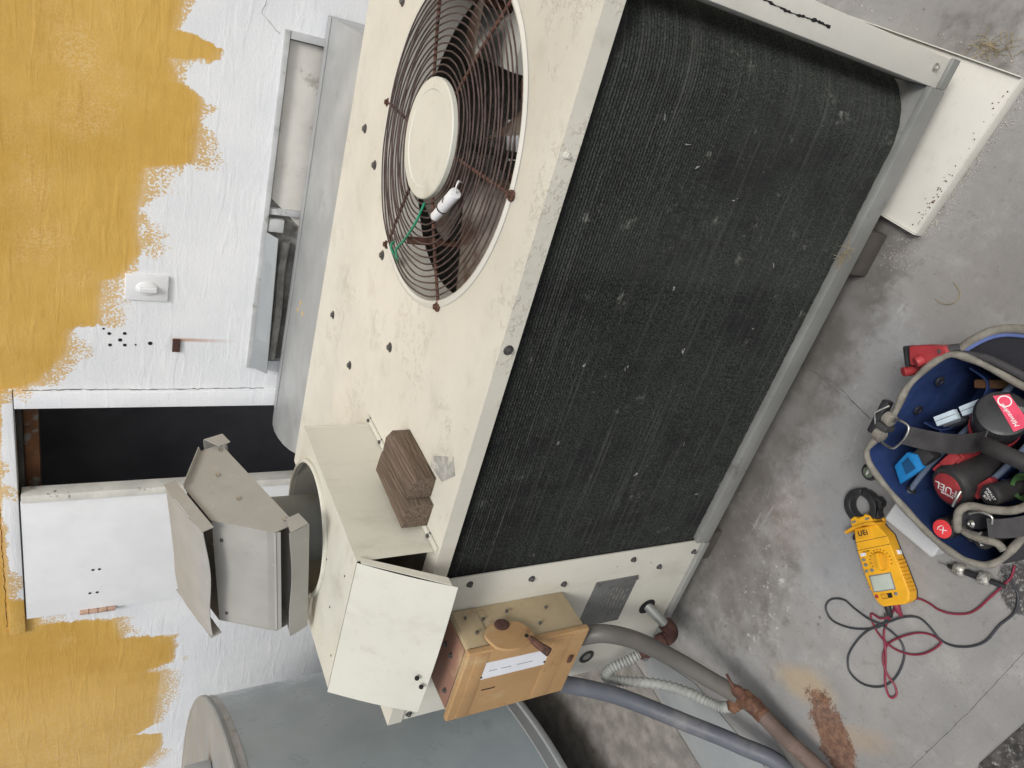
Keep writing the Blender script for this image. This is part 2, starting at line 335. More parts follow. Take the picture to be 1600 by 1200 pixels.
# ------------------------------------------------------------------ geometry helpers
class G:
    """collects shapes and links them as ONE mesh object"""
    def __init__(s): s.b = bmesh.new()
    def face(s, pts):
        try: return s.b.faces.new([s.b.verts.new(p) for p in pts])
        except ValueError: return None
    def mesh(s, vs, fs):
        v = [s.b.verts.new(p) for p in vs]
        for f in fs:
            try: s.b.faces.new([v[i] for i in f])
            except ValueError: pass
        return s
    def box(s, x0, x1, y0, y1, z0, z1, m=None):
        vs = [Vector((x, y, z)) for z in (z0, z1) for y in (y0, y1) for x in (x0, x1)]
        if m is not None: vs = [m @ v for v in vs]
        return s.mesh(vs, [(0, 2, 3, 1), (4, 5, 7, 6), (0, 1, 5, 4), (2, 6, 7, 3), (0, 4, 6, 2), (1, 3, 7, 5)])
    def prism(s, poly, vec):
        """polygon (3D points) pushed along vec"""
        vec = Vector(vec); n = len(poly); P = [Vector(p) for p in poly]
        return s.mesh(P+[p+vec for p in P], [tuple(range(n))[::-1], tuple(range(n, 2*n))]+[(i, (i+1) % n, n+(i+1) % n, n+i) for i in range(n)])
    def sheet(s, a, b, c, d, th=.002):
        P = [Vector(p) for p in (a, b, c, d)]
        n = (P[1]-P[0]).cross(P[3]-P[0]).normalized()*th
        return s.prism(P, n)
    def cone(s, p0, p1, r0, r1, seg=20, caps=True):
        p0, p1 = Vector(p0), Vector(p1); ax = (p1-p0).normalized()
        u = ax.orthogonal().normalized(); w = ax.cross(u)
        vs = []
        for p, r in ((p0, r0), (p1, r1)):
            for i in range(seg):
                a = 2*math.pi*i/seg; vs.append(p+u*math.cos(a)*r+w*math.sin(a)*r)
        fs = [(i, (i+1) % seg, seg+(i+1) % seg, seg+i) for i in range(seg)]
        if caps: fs += [tuple(range(seg))[::-1], tuple(range(seg, 2*seg))]
        return s.mesh(vs, fs)
    def lathe(s, prof, m=None, seg=32, close=True):
        """prof: list of (r, z) turned round z; m places it"""
        m = m or Matrix()
        vs = []
        for r, z in prof:
            for i in range(seg):
                a = 2*math.pi*i/seg; vs.append(m @ Vector((r*math.cos(a), r*math.sin(a), z)))
        fs = []
        for k in range(len(prof)-1):
            for i in range(seg):
                j = (i+1) % seg; fs.append((k*seg+i, k*seg+j, (k+1)*seg+j, (k+1)*seg+i))
        if close: fs += [tuple(range(seg))[::-1], tuple(range((len(prof)-1)*seg, len(prof)*seg))]
        return s.mesh(vs, fs)
    def tube(s, pts, r, seg=10, caps=True, closed=False, rad=None, flat=None):
        P = [Vector(p) for p in pts]; n = len(P); vs = []
        t0 = (P[1]-P[0]).normalized(); u = t0.orthogonal().normalized()
        if flat: u = (Vector(flat)-t0*Vector(flat).dot(t0)).normalized()
        for i in range(n):
            a = P[(i-1) % n] if (closed or i > 0) else P[i]; b = P[(i+1) % n] if (closed or i < n-1) else P[i]
            t = (b-a).normalized(); u = (u-t*u.dot(t)).normalized(); w = t.cross(u)
            rr = rad[i] if rad else r
            ra, rb = (rr if not isinstance(rr, tuple) else rr[0]), (rr if not isinstance(rr, tuple) else rr[1])
            for k in range(seg):
                an = 2*math.pi*k/seg; vs.append(P[i]+u*math.cos(an)*ra+w*math.sin(an)*rb)
        fs = []
        for i in range(n if closed else n-1):
            j = (i+1) % n
            for k in range(seg):
                q = (k+1) % seg; fs.append((i*seg+k, i*seg+q, j*seg+q, j*seg+k))
        if caps and not closed: fs += [tuple(range(seg))[::-1], tuple(range((n-1)*seg, n*seg))]
        return s.mesh(vs, fs)
    def plate_hole(s, x0, x1, y0, y1, z, cx, cy, r, seg=72, drop=0.):
        """flat rectangle with a round hole"""
        an = [2*math.pi*i/seg for i in range(seg)]
        for qx in (x0, x1):
            for qy in (y0, y1): an.append(math.atan2(qy-cy, qx-cx) % (2*math.pi))
        an = sorted(set(round(a, 6) for a in an)); inn, out = [], []
        for a in an:
            c_, s_ = math.cos(a), math.sin(a)
            k = min(((x1-cx)/c_ if c_ > 1e-9 else 1e9), ((x0-cx)/c_ if c_ < -1e-9 else 1e9), ((y1-cy)/s_ if s_ > 1e-9 else 1e9), ((y0-cy)/s_ if s_ < -1e-9 else 1e9))
            inn.append(s.b.verts.new((cx+r*c_, cy+r*s_, z))); out.append(s.b.verts.new((cx+k*c_, cy+k*s_, z)))
        n = len(an); low = [s.b.verts.new(v.co-Vector((0, 0, drop))) for v in inn] if drop else None
        for i in range(n):
            j = (i+1) % n
            s.b.faces.new((inn[i], out[i], out[j], inn[j]))
            if drop: s.b.faces.new((low[i], inn[i], inn[j], low[j]))
        return s
    def obj(s, name, mat, parent=None, bevel=0., smooth=35, seg=2, m=None):
        bm = s.b
        bmesh.ops.remove_doubles(bm, verts=bm.verts, dist=1e-6)
        bmesh.ops.recalc_face_normals(bm, faces=bm.faces)
        if bevel:
            ed = [e for e in bm.edges if len(e.link_faces) == 2 and e.calc_face_angle(0) > R(30)]
            if ed: bmesh.ops.bevel(bm, geom=ed, offset=bevel, segments=seg, affect='EDGES', profile=.6, clamp_overlap=True)
        me = bpy.data.meshes.new(name); bm.to_mesh(me); bm.free()
        if smooth:
            for p in me.polygons: p.use_smooth = True
            me.set_sharp_from_angle(angle=R(smooth))
        me.materials.append(mat)
        o = bpy.data.objects.new(name, me); COL.objects.link(o)
        if m is not None: o.matrix_world = m
        if parent is not None: adopt(o, parent)
        return o
LOC = {}
def adopt(o, parent):
    o.parent = parent
    o.matrix_parent_inverse = Matrix.Translation(-LOC[parent.name]) if parent.name in LOC else Matrix()
def tag(o, label=None, cat=None, group=None, kind=None):
    if label: o['label'] = label
    if cat: o['category'] = cat
    if group: o['group'] = group
    if kind: o['kind'] = kind
    return o
def thing(name, loc, label, cat, group=None):
    e = bpy.data.objects.new(name, None); COL.objects.link(e); e.location = loc; e.empty_display_size = .05
    LOC[e.name] = Vector(loc)
    return tag(e, label, cat, group)
def spline(pts, n=8, closed=False):
    P = [Vector(p) for p in pts]; L = len(P); out = []
    for i in range(L if closed else L-1):
        g = (lambda k: P[k % L]) if closed else (lambda k: P[max(0, min(L-1, k))])
        a, b, c, d = g(i-1), g(i), g(i+1), g(i+2)
        for k in range(n):
            t = k/n; out.append(.5*((2*b)+(c-a)*t+(2*a-5*b+4*c-d)*t*t+(3*b-a-3*c+d)*t**3))
    if not closed: out.append(P[-1])
    return out
def frame(o, x, y, z):
    m = Matrix((Vector(x).normalized(), Vector(y).normalized(), Vector(z).normalized())).transposed().to_4x4(); m.translation = Vector(o); return m
def axis_frame(o, z, up=(0, 0, 1)):
    z = Vector(z).normalized(); x = Vector(up).cross(z)
    if x.length < 1e-4: x = Vector((1, 0, 0))
    x.normalize(); return frame(o, x, z.cross(x), z)
def lettering(txt, size, m, mat, parent, th=.0004, name='lettering', shear=0., bold=0.):
    cu = bpy.data.curves.new(name, 'FONT'); cu.body = txt; cu.size = size; cu.extrude = th; cu.align_x = 'CENTER'; cu.align_y = 'CENTER'; cu.shear = shear
    cu.resolution_u = 3; cu.offset = bold; cu.space_character = 1.12 if bold else 1.0
    to = bpy.data.objects.new(name, cu); COL.objects.link(to)
    me = bpy.data.meshes.new_from_object(to.evaluated_get(bpy.context.evaluated_depsgraph_get()))
    bpy.data.objects.remove(to); me.transform(m); me.materials.clear(); me.materials.append(mat)
    o = bpy.data.objects.new(name, me); COL.objects.link(o); adopt(o, parent); return o
def bolt(p, n, r, parent, mat=None, name='bolt', washer=True):
    m = axis_frame(p, n); g = G()
    if washer: g.lathe([(r*1.6, -.001), (r*1.6, .0012), (r*1.25, .0022)], m, 14)
    g.lathe([(r, .002), (r, .0055), (r*.8, .0072)], m, 6 if washer else 10)
    return g.obj(name, mat or m_screw, parent)

# ------------------------------------------------------------------ ground
WY = 1.45
g = G(); N = 8
g.mesh([(-20+40*i/N, -20+40*j/N, 0) for j in range(N+1) for i in range(N+1)], [(j*(N+1)+i, j*(N+1)+i+1, (j+1)*(N+1)+i+1, (j+1)*(N+1)+i) for j in range(N) for i in range(N)])
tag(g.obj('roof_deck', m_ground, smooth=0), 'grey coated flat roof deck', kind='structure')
# lapped membrane sheets lying on the deck (their edges are the seams in the photograph)
def membrane(name, poly, z, mat, label):
    P = [Vector((a, b, z)) for a, b in poly]
    tag(G().prism(P, (0, 0, .004)).obj(name, mat, None, .0015, 30), label, kind='structure')
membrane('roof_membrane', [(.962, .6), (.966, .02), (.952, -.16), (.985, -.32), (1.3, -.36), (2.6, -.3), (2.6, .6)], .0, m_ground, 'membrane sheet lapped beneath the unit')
membrane('roof_gravel_patch', [(.30, -.78), (.50, -.705), (.66, -.715), (1.2, -.76), (1.2, -1.6), (.3, -1.6)], .0005, m_grit, 'dark gritty roof strip at the edge')
membrane('roof_flashing_strip', [(-.145, .02), (-.10, .10), (.0, -.12), (.02, -.40), (.02, -1.5), (-.2, -1.5), (-.185, -.27)], .0, m_flash, 'grey flashing strip below the hoses')
membrane('roof_concrete_patch', [(-.16, .06), (-.19, -.27), (-.21, -1.5), (-4, -1.5), (-4, 1.4), (-.16, 1.4)], .0, m_concrete_rough, 'rough concrete patch under the round tank')

def joint(pts, w, z):
    q = [Vector((p.x+random.uniform(-.0006, .0006), p.y+random.uniform(-.0006, .0006), z)) for p in spline([(a, b, 0) for a, b in pts], 10)]
    tag(G().tube(q, w, 6, rad=[(w*random.uniform(.5, 1.2), .0006) for _ in q], flat=(1, 0, 0)).obj('roof_joint', plain('dirty_joint', C(104, 102, 100), .95, 0, .2, 60, .2), None, 0, 60), 'dirt-filled joint line in the roof surface', kind='structure')
joint([(.965, .06), (.9665, .02), (.970, -.052), (.957, -.12), (.950, -.16)], .0012, .0042)
joint([(JX, JY) for JX, JY in ((.80, -.643), (.744, -.642), (.642, -.640), (.547, -.637), (.426, -.630), (.33, -.625))], .0006, .0001)
# ------------------------------------------------------------------ wall with its openings
def wall_grid(name, xs, zs, holes, y0, y1, mat):
    g = G()
    def solid(i, j):
        if i < 0 or j < 0 or i >= len(xs)-1 or j >= len(zs)-1: return False
        cx, cz = (xs[i]+xs[i+1])/2, (zs[j]+zs[j+1])/2
        return not any(a < cx < b and c < cz < d for a, b, c, d in holes)
    for i in range(len(xs)-1):
        for j in range(len(zs)-1):
            if not solid(i, j): continue
            a, b, c, d = xs[i], xs[i+1], zs[j], zs[j+1]
            g.face([(a, y0, c), (b, y0, c), (b, y0, d), (a, y0, d)]); g.face([(a, y1, c), (a, y1, d), (b, y1, d), (b, y1, c)])
            if not solid(i-1, j): g.face([(a, y0, c), (a, y0, d), (a, y1, d), (a, y1, c)])
            if not solid(i+1, j): g.face([(b, y0, c), (b, y1, c), (b, y1, d), (b, y0, d)])
            if not solid(i, j-1): g.face([(a, y0, c), (a, y1, c), (b, y1, c), (b, y0, c)])
            if not solid(i, j+1): g.face([(a, y0, d), (b, y0, d), (b, y1, d), (a, y1, d)])
    return g.obj(name, mat, None, 0, 0)
wall = tag(wall_grid('stucco_wall', [-7, -1.03, -.04, .15, 1.262, 7], [-.02, .3, .988, 1.718, 3.4], [(-1.03, -.04, -.1, 1.718), (.15, 1.262, .3, .988)], WY, WY+.16, m_wall),
           'white stucco wall half brushed over with yellow paint', 'wall')
for x, z, r in [(.245, 1.446, .0055), (.247, 1.401, .0055), (.222, 1.414, .0062), (.202, 1.443, .0055), (.203, 1.400, .0055), (.262, 1.462, .0035), (.205, 1.368, .003), (.212, 1.324, .007)]:
    G().lathe([(r*.35, .0004), (r, .0012), (r*.96, -.01)], axis_frame((x, WY, z), (0, -1, 0)), 12).obj('anchor_hole', m_dark, wall)
# hairline crack above the boarded opening and round the door trim
def crack(pts, w, mat, parent, y):
    q = []; random.seed(3)
    for a, b in zip(pts[:-1], pts[1:]):
        n = max(2, int(math.hypot(b[0]-a[0], b[1]-a[1])/.012))
        for k in range(n):
            t = k/n; q.append((a[0]+(b[0]-a[0])*t+random.uniform(-.002, .002), y, a[1]+(b[1]-a[1])*t+random.uniform(-.002, .002)))
    G().tube(q, w, 5, rad=[(w*random.uniform(.4, 1.3), .0008) for _ in q], flat=(1, 0, 0)).obj('crack', mat, parent)
m_crackl = plain('hairline_crack', C(150, 148, 144), .9, 0, .1, 10, 0)
crack([(1.36, 1.06), (1.31, 1.075), (1.275, 1.03), (1.262, 1.002)], .0008, m_crackl, wall, WY)
crack([(.032, .93), (.026, 1.3), (.028, 1.52), (.022, 1.76)], .0015, m_dark_metal, wall, WY-.001)
# dark room behind the doors
g = G(); x0, x1, y0, y1, z1 = -1.15, .10, WY+.165, WY+.95, 2.1
for f in ([(x0, y1, -.02), (x1, y1, -.02), (x1, y1, z1), (x0, y1, z1)], [(x0, y0, -.02), (x0, y1, -.02), (x0, y1, z1), (x0, y0, z1)], [(x1, y0, -.02), (x1, y0, z1), (x1, y1, z1), (x1, y1, -.02)],
          [(x0, y0, z1), (x0, y1, z1), (x1, y1, z1), (x1, y0, z1)], [(x0, y0, .001), (x1, y0, .001), (x1, y1, .001), (x0, y1, .001)]): g.face(f)
m_room = plain('dark_room_paint', C(150, 151, 158), .9, 0, .15, 3, .1, 30)
tag(g.obj('plant_room', m_room, None, 0, 0), 'dark room behind the open doorway', kind='structure')
# door casing, lintel, leaf
dc = thing('door_casing', (-.5, WY, 0), 'white painted wooden casing round the dark doorway, yellow at its left end', 'door frame')
G().box(-.04, .024, WY-.014, WY+.03, 0, 1.7145).obj('jamb', m_trim, dc, .003)
G().box(-1.095, .024, WY-.016, WY+.03, 1.7165, 1.768).obj('head_board', m_trim, dc, .003)
G().box(-1.02, -.045, WY+.05, WY+.155, 1.700, 1.716).obj('soffit', m_dark_metal, dc, .001)
G().box(-.995, -.042, WY+.09, WY+.135, 1.655, 1.699).obj('lintel_bar', m_rust_bar, dc, .003)
crack([(-.34, 1.7725), (-.62, 1.772), (-.9, 1.774), (-1.06, 1.775)], .0016, m_dark, dc, WY-.012)
dl = thing('door_leaf', (-.72, WY, 0), 'closed white plywood door leaf with a bare hinge at its left', 'door')
G().box(-1.022, -.432, WY-.012, WY+.018, .06, 1.712).obj('panel', m_white, dl, .002)
G().box(-.4305, -.398, WY-.026, WY+.03, .06, 1.708).obj('edge_strip', m_door_edge, dl, .003)
h_ = G().cone((-1.0245, WY-.014, 1.41), (-1.0245, WY-.014, 1.535), .011, .011, 12).obj('hinge', m_wood_raw, dl, .001)
for z in (1.44, 1.472, 1.504): G().lathe([(.0122, -.001), (.0122, .001)], axis_frame((-1.0245, WY-.014, z), (0, 0, 1)), 12).obj('knuckle_joint', m_rust, h_)
for x, z in ((-.80, 1.49), (-.80, 1.468), (-.925, 1.50), (-.925, 1.475)):
    G().lathe([(.004, -.001), (.006, .0008)], axis_frame((x, WY-.012, z), (0, -1, 0)), 7).obj('nail_hole', m_dark_metal, dl)
# switch plate with a photocell-like turn knob
sp = thing('switch_plate', (.42, WY, 1.34), 'white weatherproof switch plate with a turn knob', 'switch')
G().box(.376, .466, WY-.011, WY+.004, 1.278, 1.404).obj('plate', m_white, sp, .004)
G().lathe([(.030, 0), (.029, .004), (.024, .007)], axis_frame((.421, WY-.011, 1.341), (0, -1, 0)) @ Matrix.Diagonal((.8, 1.1, 1, 1)), 28).obj('bezel', m_white, sp)
G().box(.412, .430, WY-.030, WY-.016, 1.312, 1.366).obj('knob', m_white, sp, .005, seg=3)
tb = tag(G().box(.184, .232, WY-.009, WY+.002, 1.231, 1.2555).obj('metal_tab', m_rust_red, None, .002), 'small rusty square metal tab on the white wall', 'bracket')

# ------------------------------------------------------------------ boarded opening in the wall above the duct
wf = thing('boarded_opening', (.7, WY, .9), 'grey framed wall opening boarded over above the duct', 'vent frame')
G().box(.125, 1.285, WY-.010, WY+.02, .9885, 1.006).obj('head_rail', m_frame, wf, .003)
G().box(1.262, 1.285, WY-.008, WY+.02, .86, .9875).obj('side_rail', m_frame, wf, .003)
G().prism([(1.258, WY+.012, .86), (1.258, WY+.012, .983), (.765, WY+.012, .983), (.66, WY+.012, .86)], (0, .012, 0)).obj('board', m_beige, wf, .002)
G().prism([(1.2615, WY+.025, .3), (1.2615, WY+.025, .987), (.1505, WY+.025, .987), (.1505, WY+.025, .3)], (0, .1, 0)).obj('back_board', m_foamgap, wf)
G().box(.715, .735, WY-.004, WY+.02, .88, .987).obj('mullion', m_frame, wf, .003)
G().box(.655, .70, WY-.006, WY+.02, .935, .987).obj('mullion', m_frame, wf, .004)
fl = tag(G().sheet((.655, WY-.004, .992), (.13, WY-.004, .992), (.125, WY-.050, .938), (.650, WY-.050, .958), .003).obj('drip_flashing', m_flash, None, .001), 'bent grey drip flashing along the white wall above the duct', 'flashing')
G().tube(spline([(.62, WY+.008, .92), (.5, WY+.006, .924), (.35, WY+.008, .915), (.16, WY+.006, .918)], 8), .016, 8).obj('sealant_bead', m_foamgap, wf)

# ------------------------------------------------------------------ sheet metal duct between unit and wall
du = thing('sheet_metal_duct', (.6, 1.25, 0), 'grey galvanised duct joining the unit to the wall', 'duct')
dpoly = [(1.352, WY-.004), (1.352, 1.065)]+[(-.0, 1.065), (-.045, 1.15), (-.085, 1.24), (-.112, 1.32), (-.125, 1.38), (-.120, 1.42), (-.09, WY-.02), (-.07, WY-.02)]
dpoly = [p for p in dpoly]
G().prism([(a, b, .30) for a, b in dpoly], (0, 0, .588)).obj('casing', m_galv, du, .004)
G().box(-.035, 1.350, WY-.055, WY-.022, .8885, .8915).obj('seam_strip', m_galv, du, .001)
for x, y in ((.44, 1.30), (.475, 1.28), (.455, 1.24)):
    G().lathe([(.009, .0005), (.006, .0018)], axis_frame((x, y, .888), (0, 0, 1)) @ Matrix.Diagonal((1, .7, 1, 1)), 10).obj('paint_drip', plain('yellow_drip', C(216, 176, 90), .6), du)
G().box(.0, 1.3, 1.08, 1.42, 0, .2995).obj('duct_base', m_dark_metal, du)

# ------------------------------------------------------------------ packaged air conditioner
ZB, ZT, UL, UW = .10, .90, 1.655, 1.03
FX, FY, FR = 1.25, .425, .322
ac = thing('air_conditioner', (.83, .5, 0), 'large cream rooftop air conditioner with a dark coil side and top fan', 'air conditioner')
g = G().plate_hole(-.002, UL+.002, -.004, UW+.002, ZT, FX, FY, FR, 96, .018)
for a, b in (((-.002, -.004), (UL+.002, -.004)), ((UL+.002, -.004), (UL+.002, UW+.002)), ((UL+.002, UW+.002), (-.002, UW+.002)), ((-.002, UW+.002), (-.002, -.004))):
    g.face([(a[0], a[1], ZT), (b[0], b[1], ZT), (b[0], b[1], ZT-.034), (a[0], a[1], ZT-.034)])
g.obj('top_panel', m_cream_top, ac, .0025, 40)
G().box(.0, .458, .0, .005, ZB+.012, ZT-.036).obj('end_panel', m_cream, ac, .002)
G().box(1.602, UL, .0, .06, ZB+.012, ZT-.036).obj('corner_post', m_cream_grey, ac, .003)
G().box(0, .012, .014, UW, ZB+.04, ZT-.036).obj('side_panel', m_cream, ac, .001)
G().box(.012, UL, UW-.012, UW, ZB+.04, ZT-.036).obj('back_panel', m_cream, ac, .001)
G().box(UL-.01, UL, .22, UW-.012, ZB+.04, ZT-.036).obj('side_panel', m_cream, ac, .001)
# base pan: a channel rail in front, a floor behind
g = G(); g.box(.459, 1.6015, -.010, .004, ZB, ZB+.045); g.box(.459, 1.6015, .004, .10, ZB+.030, ZB+.040)
g.obj('base_rail', m_rail, ac, .002)
G().box(-.002, .457, -.012, .0, ZB-.002, ZB+.016).obj('base_rail', m_rail, ac, .002)
G().box(1.603, UL+.003, -.008, .0, ZB-.002, ZB+.02).obj('base_rail', m_rail, ac, .002)
G().box(.014, UL-.012, .012, UW-.014, ZB, ZB+.03).obj('base_pan', m_dark_metal, ac)
# condenser coil: every fin row is its own ridge, the whole bends round the far corner
CY, CR = .011, .15
path = [(.440+(1.475-.440)*i/150, CY) for i in range(151)]
path += [(1.475+CR*math.sin(a), CY+CR-CR*math.cos(a)) for a in [math.pi/2*k/24 for k in range(1, 25)]]
path += [(1.475+CR, CY+CR+.05*k) for k in range(1, 16)]
nrm = []
for i in range(len(path)):
    a = path[max(0, i-1)]; b = path[min(len(path)-1, i+1)]; d = Vector((b[0]-a[0], b[1]-a[1])).normalized(); nrm.append((d.y, -d.x))
rows = 118; z0, z1 = ZB+.044, ZT-.02; g = G(); vs = []; fs = []; L = len(path)
random.seed(11); dents = [(random.uniform(.5, 1.6), random.uniform(.2, .86), random.uniform(.02, .09), random.uniform(.008, .03)) for _ in range(26)]
for r in range(rows):
    za = z0+(z1-z0)*r/rows; zc = z0+(z1-z0)*(r+.5)/rows; k0 = len(vs)
    for i, (x, y) in enumerate(path):
        amp = .0040
        amp *= random.uniform(.75, 1.1)
        s_ = sum(.0016*math.exp(-((x-a)/w)**2-((zc-b)/h)**2) for a, b, w, h in dents) if y < .03 else 0
        zj = random.uniform(-.0003, .0003)
        vs.append((x+nrm[i][0]*s_*-1, y-nrm[i][1]*s_*1, za)); vs.append((x+nrm[i][0]*(amp-s_), y+nrm[i][1]*(amp-s_), zc+zj))
    for i in range(L-1):
        a = k0+2*i; fs.append((a, a+2, a+3, a+1))
    if r:
        p = k0-2*L
        for i in range(L-1): fs.append((p+2*i+1, p+2*i+3, k0+2*i+2, k0+2*i))
o = G().mesh(vs, fs).obj('coil_fins', m_coil, ac, 0, 0); o['kind'] = 'stuff'
G().prism([(x-nx*.03, y-ny*.03, z0) for (x, y), (nx, ny) in list(zip(path, nrm))[::6]]+[(x-nx*.06, y-ny*.06, z0) for (x, y), (nx, ny) in list(zip(path, nrm))[::-6]], (0, 0, z1-z0)).obj('coil_core', m_dark, ac, 0, 0)
# lint caught in the coil
random.seed(21)
for x, z in ((1.43, .72), (1.40, .66), (1.37, .62), (1.15, .56), (1.02, .47), (.78, .34), (.80, .70), (.98, .70), (1.22, .33), (.62, .22), (1.33, .50), (.98, .60), (1.08, .30), (.70, .45)):
    g = G(); big = random.random(); d0_ = Vector((random.uniform(-1, 1), 0, random.uniform(-1, 1))).normalized()
    for k in range(2+int(3*big)):
        p = Vector((x+random.gauss(0, .0022), CY-.0050-random.random()*.001, z+random.gauss(0, .0022)))
        d = (d0_+Vector((random.gauss(0, .18), 0, random.gauss(0, .18))))*random.uniform(.004, .007+.014*big*(k == 0))
        g.tube([p, p+d*.35+Vector((random.gauss(0, .0006), 0, random.gauss(0, .0006))), p+d*.7, p+d], .0006, 4, rad=[.0002, random.uniform(.0004, .0013), random.uniform(.0003, .0007), .0001])
    g.obj('lint', m_duct_tape, ac)
# black crack of old sealant on the corner post
q = [(1.6285+random.uniform(-.0007, .0007)+.0012*math.sin(k*.22), -.0006, .46+.0048*k) for k in range(70)]
G().tube(q, .001, 6, rad=[(.0008+.0024*random.random()**2+.0006*math.sin(i_*.9), .0009) for i_, _ in enumerate(q)], flat=(1, 0, 0)).obj('split_seam', m_dark, ac)
# fan opening: orifice ring, well, blades, motor, grille
fan = (FX, FY)
mt = Matrix.Translation((FX, FY, 0))
G().lathe([(FR+.010, ZT+.0012), (FR+.002, ZT+.0045), (FR-.004, ZT+.002), (FR-.012, ZT-.03), (FR-.014, ZT-.085), (FR-.011, ZT-.085), (FR-.009, ZT-.03)], mt, 96, False).obj('orifice_ring', m_cream_grey, ac)
G().box(.55, UL-.02, .10, UW-.02, .40, .402).obj('inner_deck', m_dark_metal, ac)
G().box(.66, .665, .10, UW-.02, .402, ZT-.04).obj('inner_wall', m_dark_metal, ac)
m_blade = plain('oxidised_blade', C(118, 110, 102), .55, .35, .25, 8, .2, 90, C(84, 64, 54), 9, .46, .62)
for k in range(4):
    a0 = R(40+90*k); g = G(); V = []; nr, na = 7, 9
    for i in range(nr):
        r = .07+(.292-.07)*i/(nr-1)
        for j in range(na):
            t = j/(na-1)-.5; wd = .85+.35*(i/(nr-1)); a = a0+t*wd*.62
            V.append((FX+r*math.cos(a), FY+r*math.sin(a), .80-.075*t*(1.15-.3*i/(nr-1))+.01*(1-4*t*t)))
    g.mesh(V, [(i*na+j, i*na+j+1, (i+1)*na+j+1, (i+1)*na+j) for i in range(nr-1) for j in range(na-1)])
    r_ = bmesh.ops.solidify(g.b, geom=g.b.faces[:], thickness=.0022)
    g.obj('fan_blade', m_blade, ac, 0, 60)
G().lathe([(.008, .84), (.008, .70), (.045, .695), (.055, .68), (.055, .56), (.045, .54), (.01, .535)], mt, 28).obj('fan_motor', m_dark_metal, ac)
for k in range(3):
    a = R(30+120*k); c_, s_ = math.cos(a), math.sin(a)
    G().tube([(FX+.05*c_, FY+.05*s_, .70), (FX+.3*c_, FY+.3*s_, .70), (FX+.31*c_, FY+.31*s_, .86)], .011, 8).obj('motor_arm', m_rust, ac)
ct = G().box(1.18, 1.345, .43, .63, .5, .66).obj('control_box', m_dark_metal, ac, .004)
sk = [Vector(p) for p in ((1.209, .561, .663), (1.291, .611, .663), (1.319, .493, .663), (1.243, .446, .663))]
G().prism(sk, (0, 0, .002)).obj('rating_sticker', m_paper, ac)
for k in range(5):
    a_, b_ = sk[0].lerp(sk[3], .12+.18*k), sk[1].lerp(sk[2], .12+.18*k); G().prism([a_.lerp(b_, .06)+Vector((0, 0, .0024)), a_.lerp(b_, .94)+Vector((0, 0, .0024)), a_.lerp(b_, .94)+Vector((0, -.007, .0024)), a_.lerp(b_, .06)+Vector((0, -.007, .0024))], (0, 0, .0004)).obj('print_line', m_grey, ac)
G().box(1.40, 1.58, .5, .9, .42, .74).obj('inner_partition', m_cream_grey, ac, .004)
gr = []
gz = lambda r: ZT+.004+.018*(1-(r/.33)**2)
for k in range(15):
    r = .126+.0131*k
    G().tube([(FX+r*math.cos(2*math.pi*i/72)*(1+.004*math.sin(i*.9+k)), FY+r*math.sin(2*math.pi*i/72)*(1+.004*math.sin(i*1.1+2*k)), gz(r)+.0016*math.sin(i*.35+k*1.7)) for i in range(72)], .0017, 6, closed=True).obj('grille_ring', m_wire_rust, ac)
for k in range(6):
    a = R(30+60*k); c_, s_ = math.cos(a), math.sin(a)
    G().tube([(FX+r*c_, FY+r*s_, gz(r)-.0045) for r in (.07, .12, .18, .24, .29, .312, .328)], .0036, 8).obj('grille_spoke', m_rust, ac)
    G().lathe([(.010, -.001), (.010, .0025), (.006, .004), (.006, .008), (.004, .0085)], axis_frame((FX+.331*c_, FY+.331*s_, ZT+.002), (0, 0, 1)), 12).obj('grille_clip', m_rust, ac)
G().lathe([(.0, ZT+.019), (.113, ZT+.014), (.1165, ZT+.018), (.1165, ZT+.027), (.1145, ZT+.0295), (.094, ZT+.0305), (.092, ZT+.0290), (.0, ZT+.0295)], mt, 48, False).obj('hub_cap', m_cream_clean, ac)
# screws on the top, lip and end panel
for x, y in ((1.155, .892), (1.097, .774), (.929, .608), (.627, .890), (.765, .449), (.580, .683), (1.464, .786)): bolt((x, y, ZT), (0, 0, 1), .0075, ac)
bolt((1.012, -.004, .884), (0, -1, 0), .006, ac)
bolt((1.348, -.004, .886), (0, -1, 0), .004, ac, m_cream)
for x, z in ((.420, .637), (.383, .534), (.428, .339), (.385, .233), (.420, .128), (.019, .850), (.435, .80)): bolt((x, 0, z), (0, -1, 0), .0052, ac)
bolt((1.634, 0, .15), (0, -1, 0), .005, ac, m_steel)
# name plate, round gasket, pipe hole
npl = G().box(.205, .367, -.0022, .002, .294, .430).obj('name_plate', plain('dull_name_plate', C(124, 125, 124), .5, .5, .1, 20, .3, 200, C(96, 96, 96), 40, .5, .7), ac, .0006)
for x, z in ((.361, .424), (.361, .300), (.211, .424)): bolt((x, -.002, z), (0, -1, 0), .003, ac, name='rivet', washer=False)
random.seed(5)
for k in range(9):
    z = .310+.0125*k; x = .225
    while x < .33:
        w = random.uniform(.008, .024); G().box(x, x+w, -.0030, -.0021, z, z+.004).obj('stamped_line', m_grey, ac); x += w+random.uniform(.004, .012)
gk = G().lathe([(.012, .001), (.015, .004), (.021, .004), (.023, .001)], axis_frame((.073, 0, .345), (0, -1, 0)), 28, False).obj('rubber_gasket', m_rubber, ac)
G().lathe([(.0, .0014), (.014, .0016), (.014, -.002)], axis_frame((.073, 0, .345), (0, -1, 0)), 24).obj('gasket_window', m_grey, ac)
G().lathe([(.0, .0008), (.026, .0010), (.026, -.002)], axis_frame((.232, 0, .203), (0, -1, 0)), 24).obj('pipe_hole', m_dark, ac)
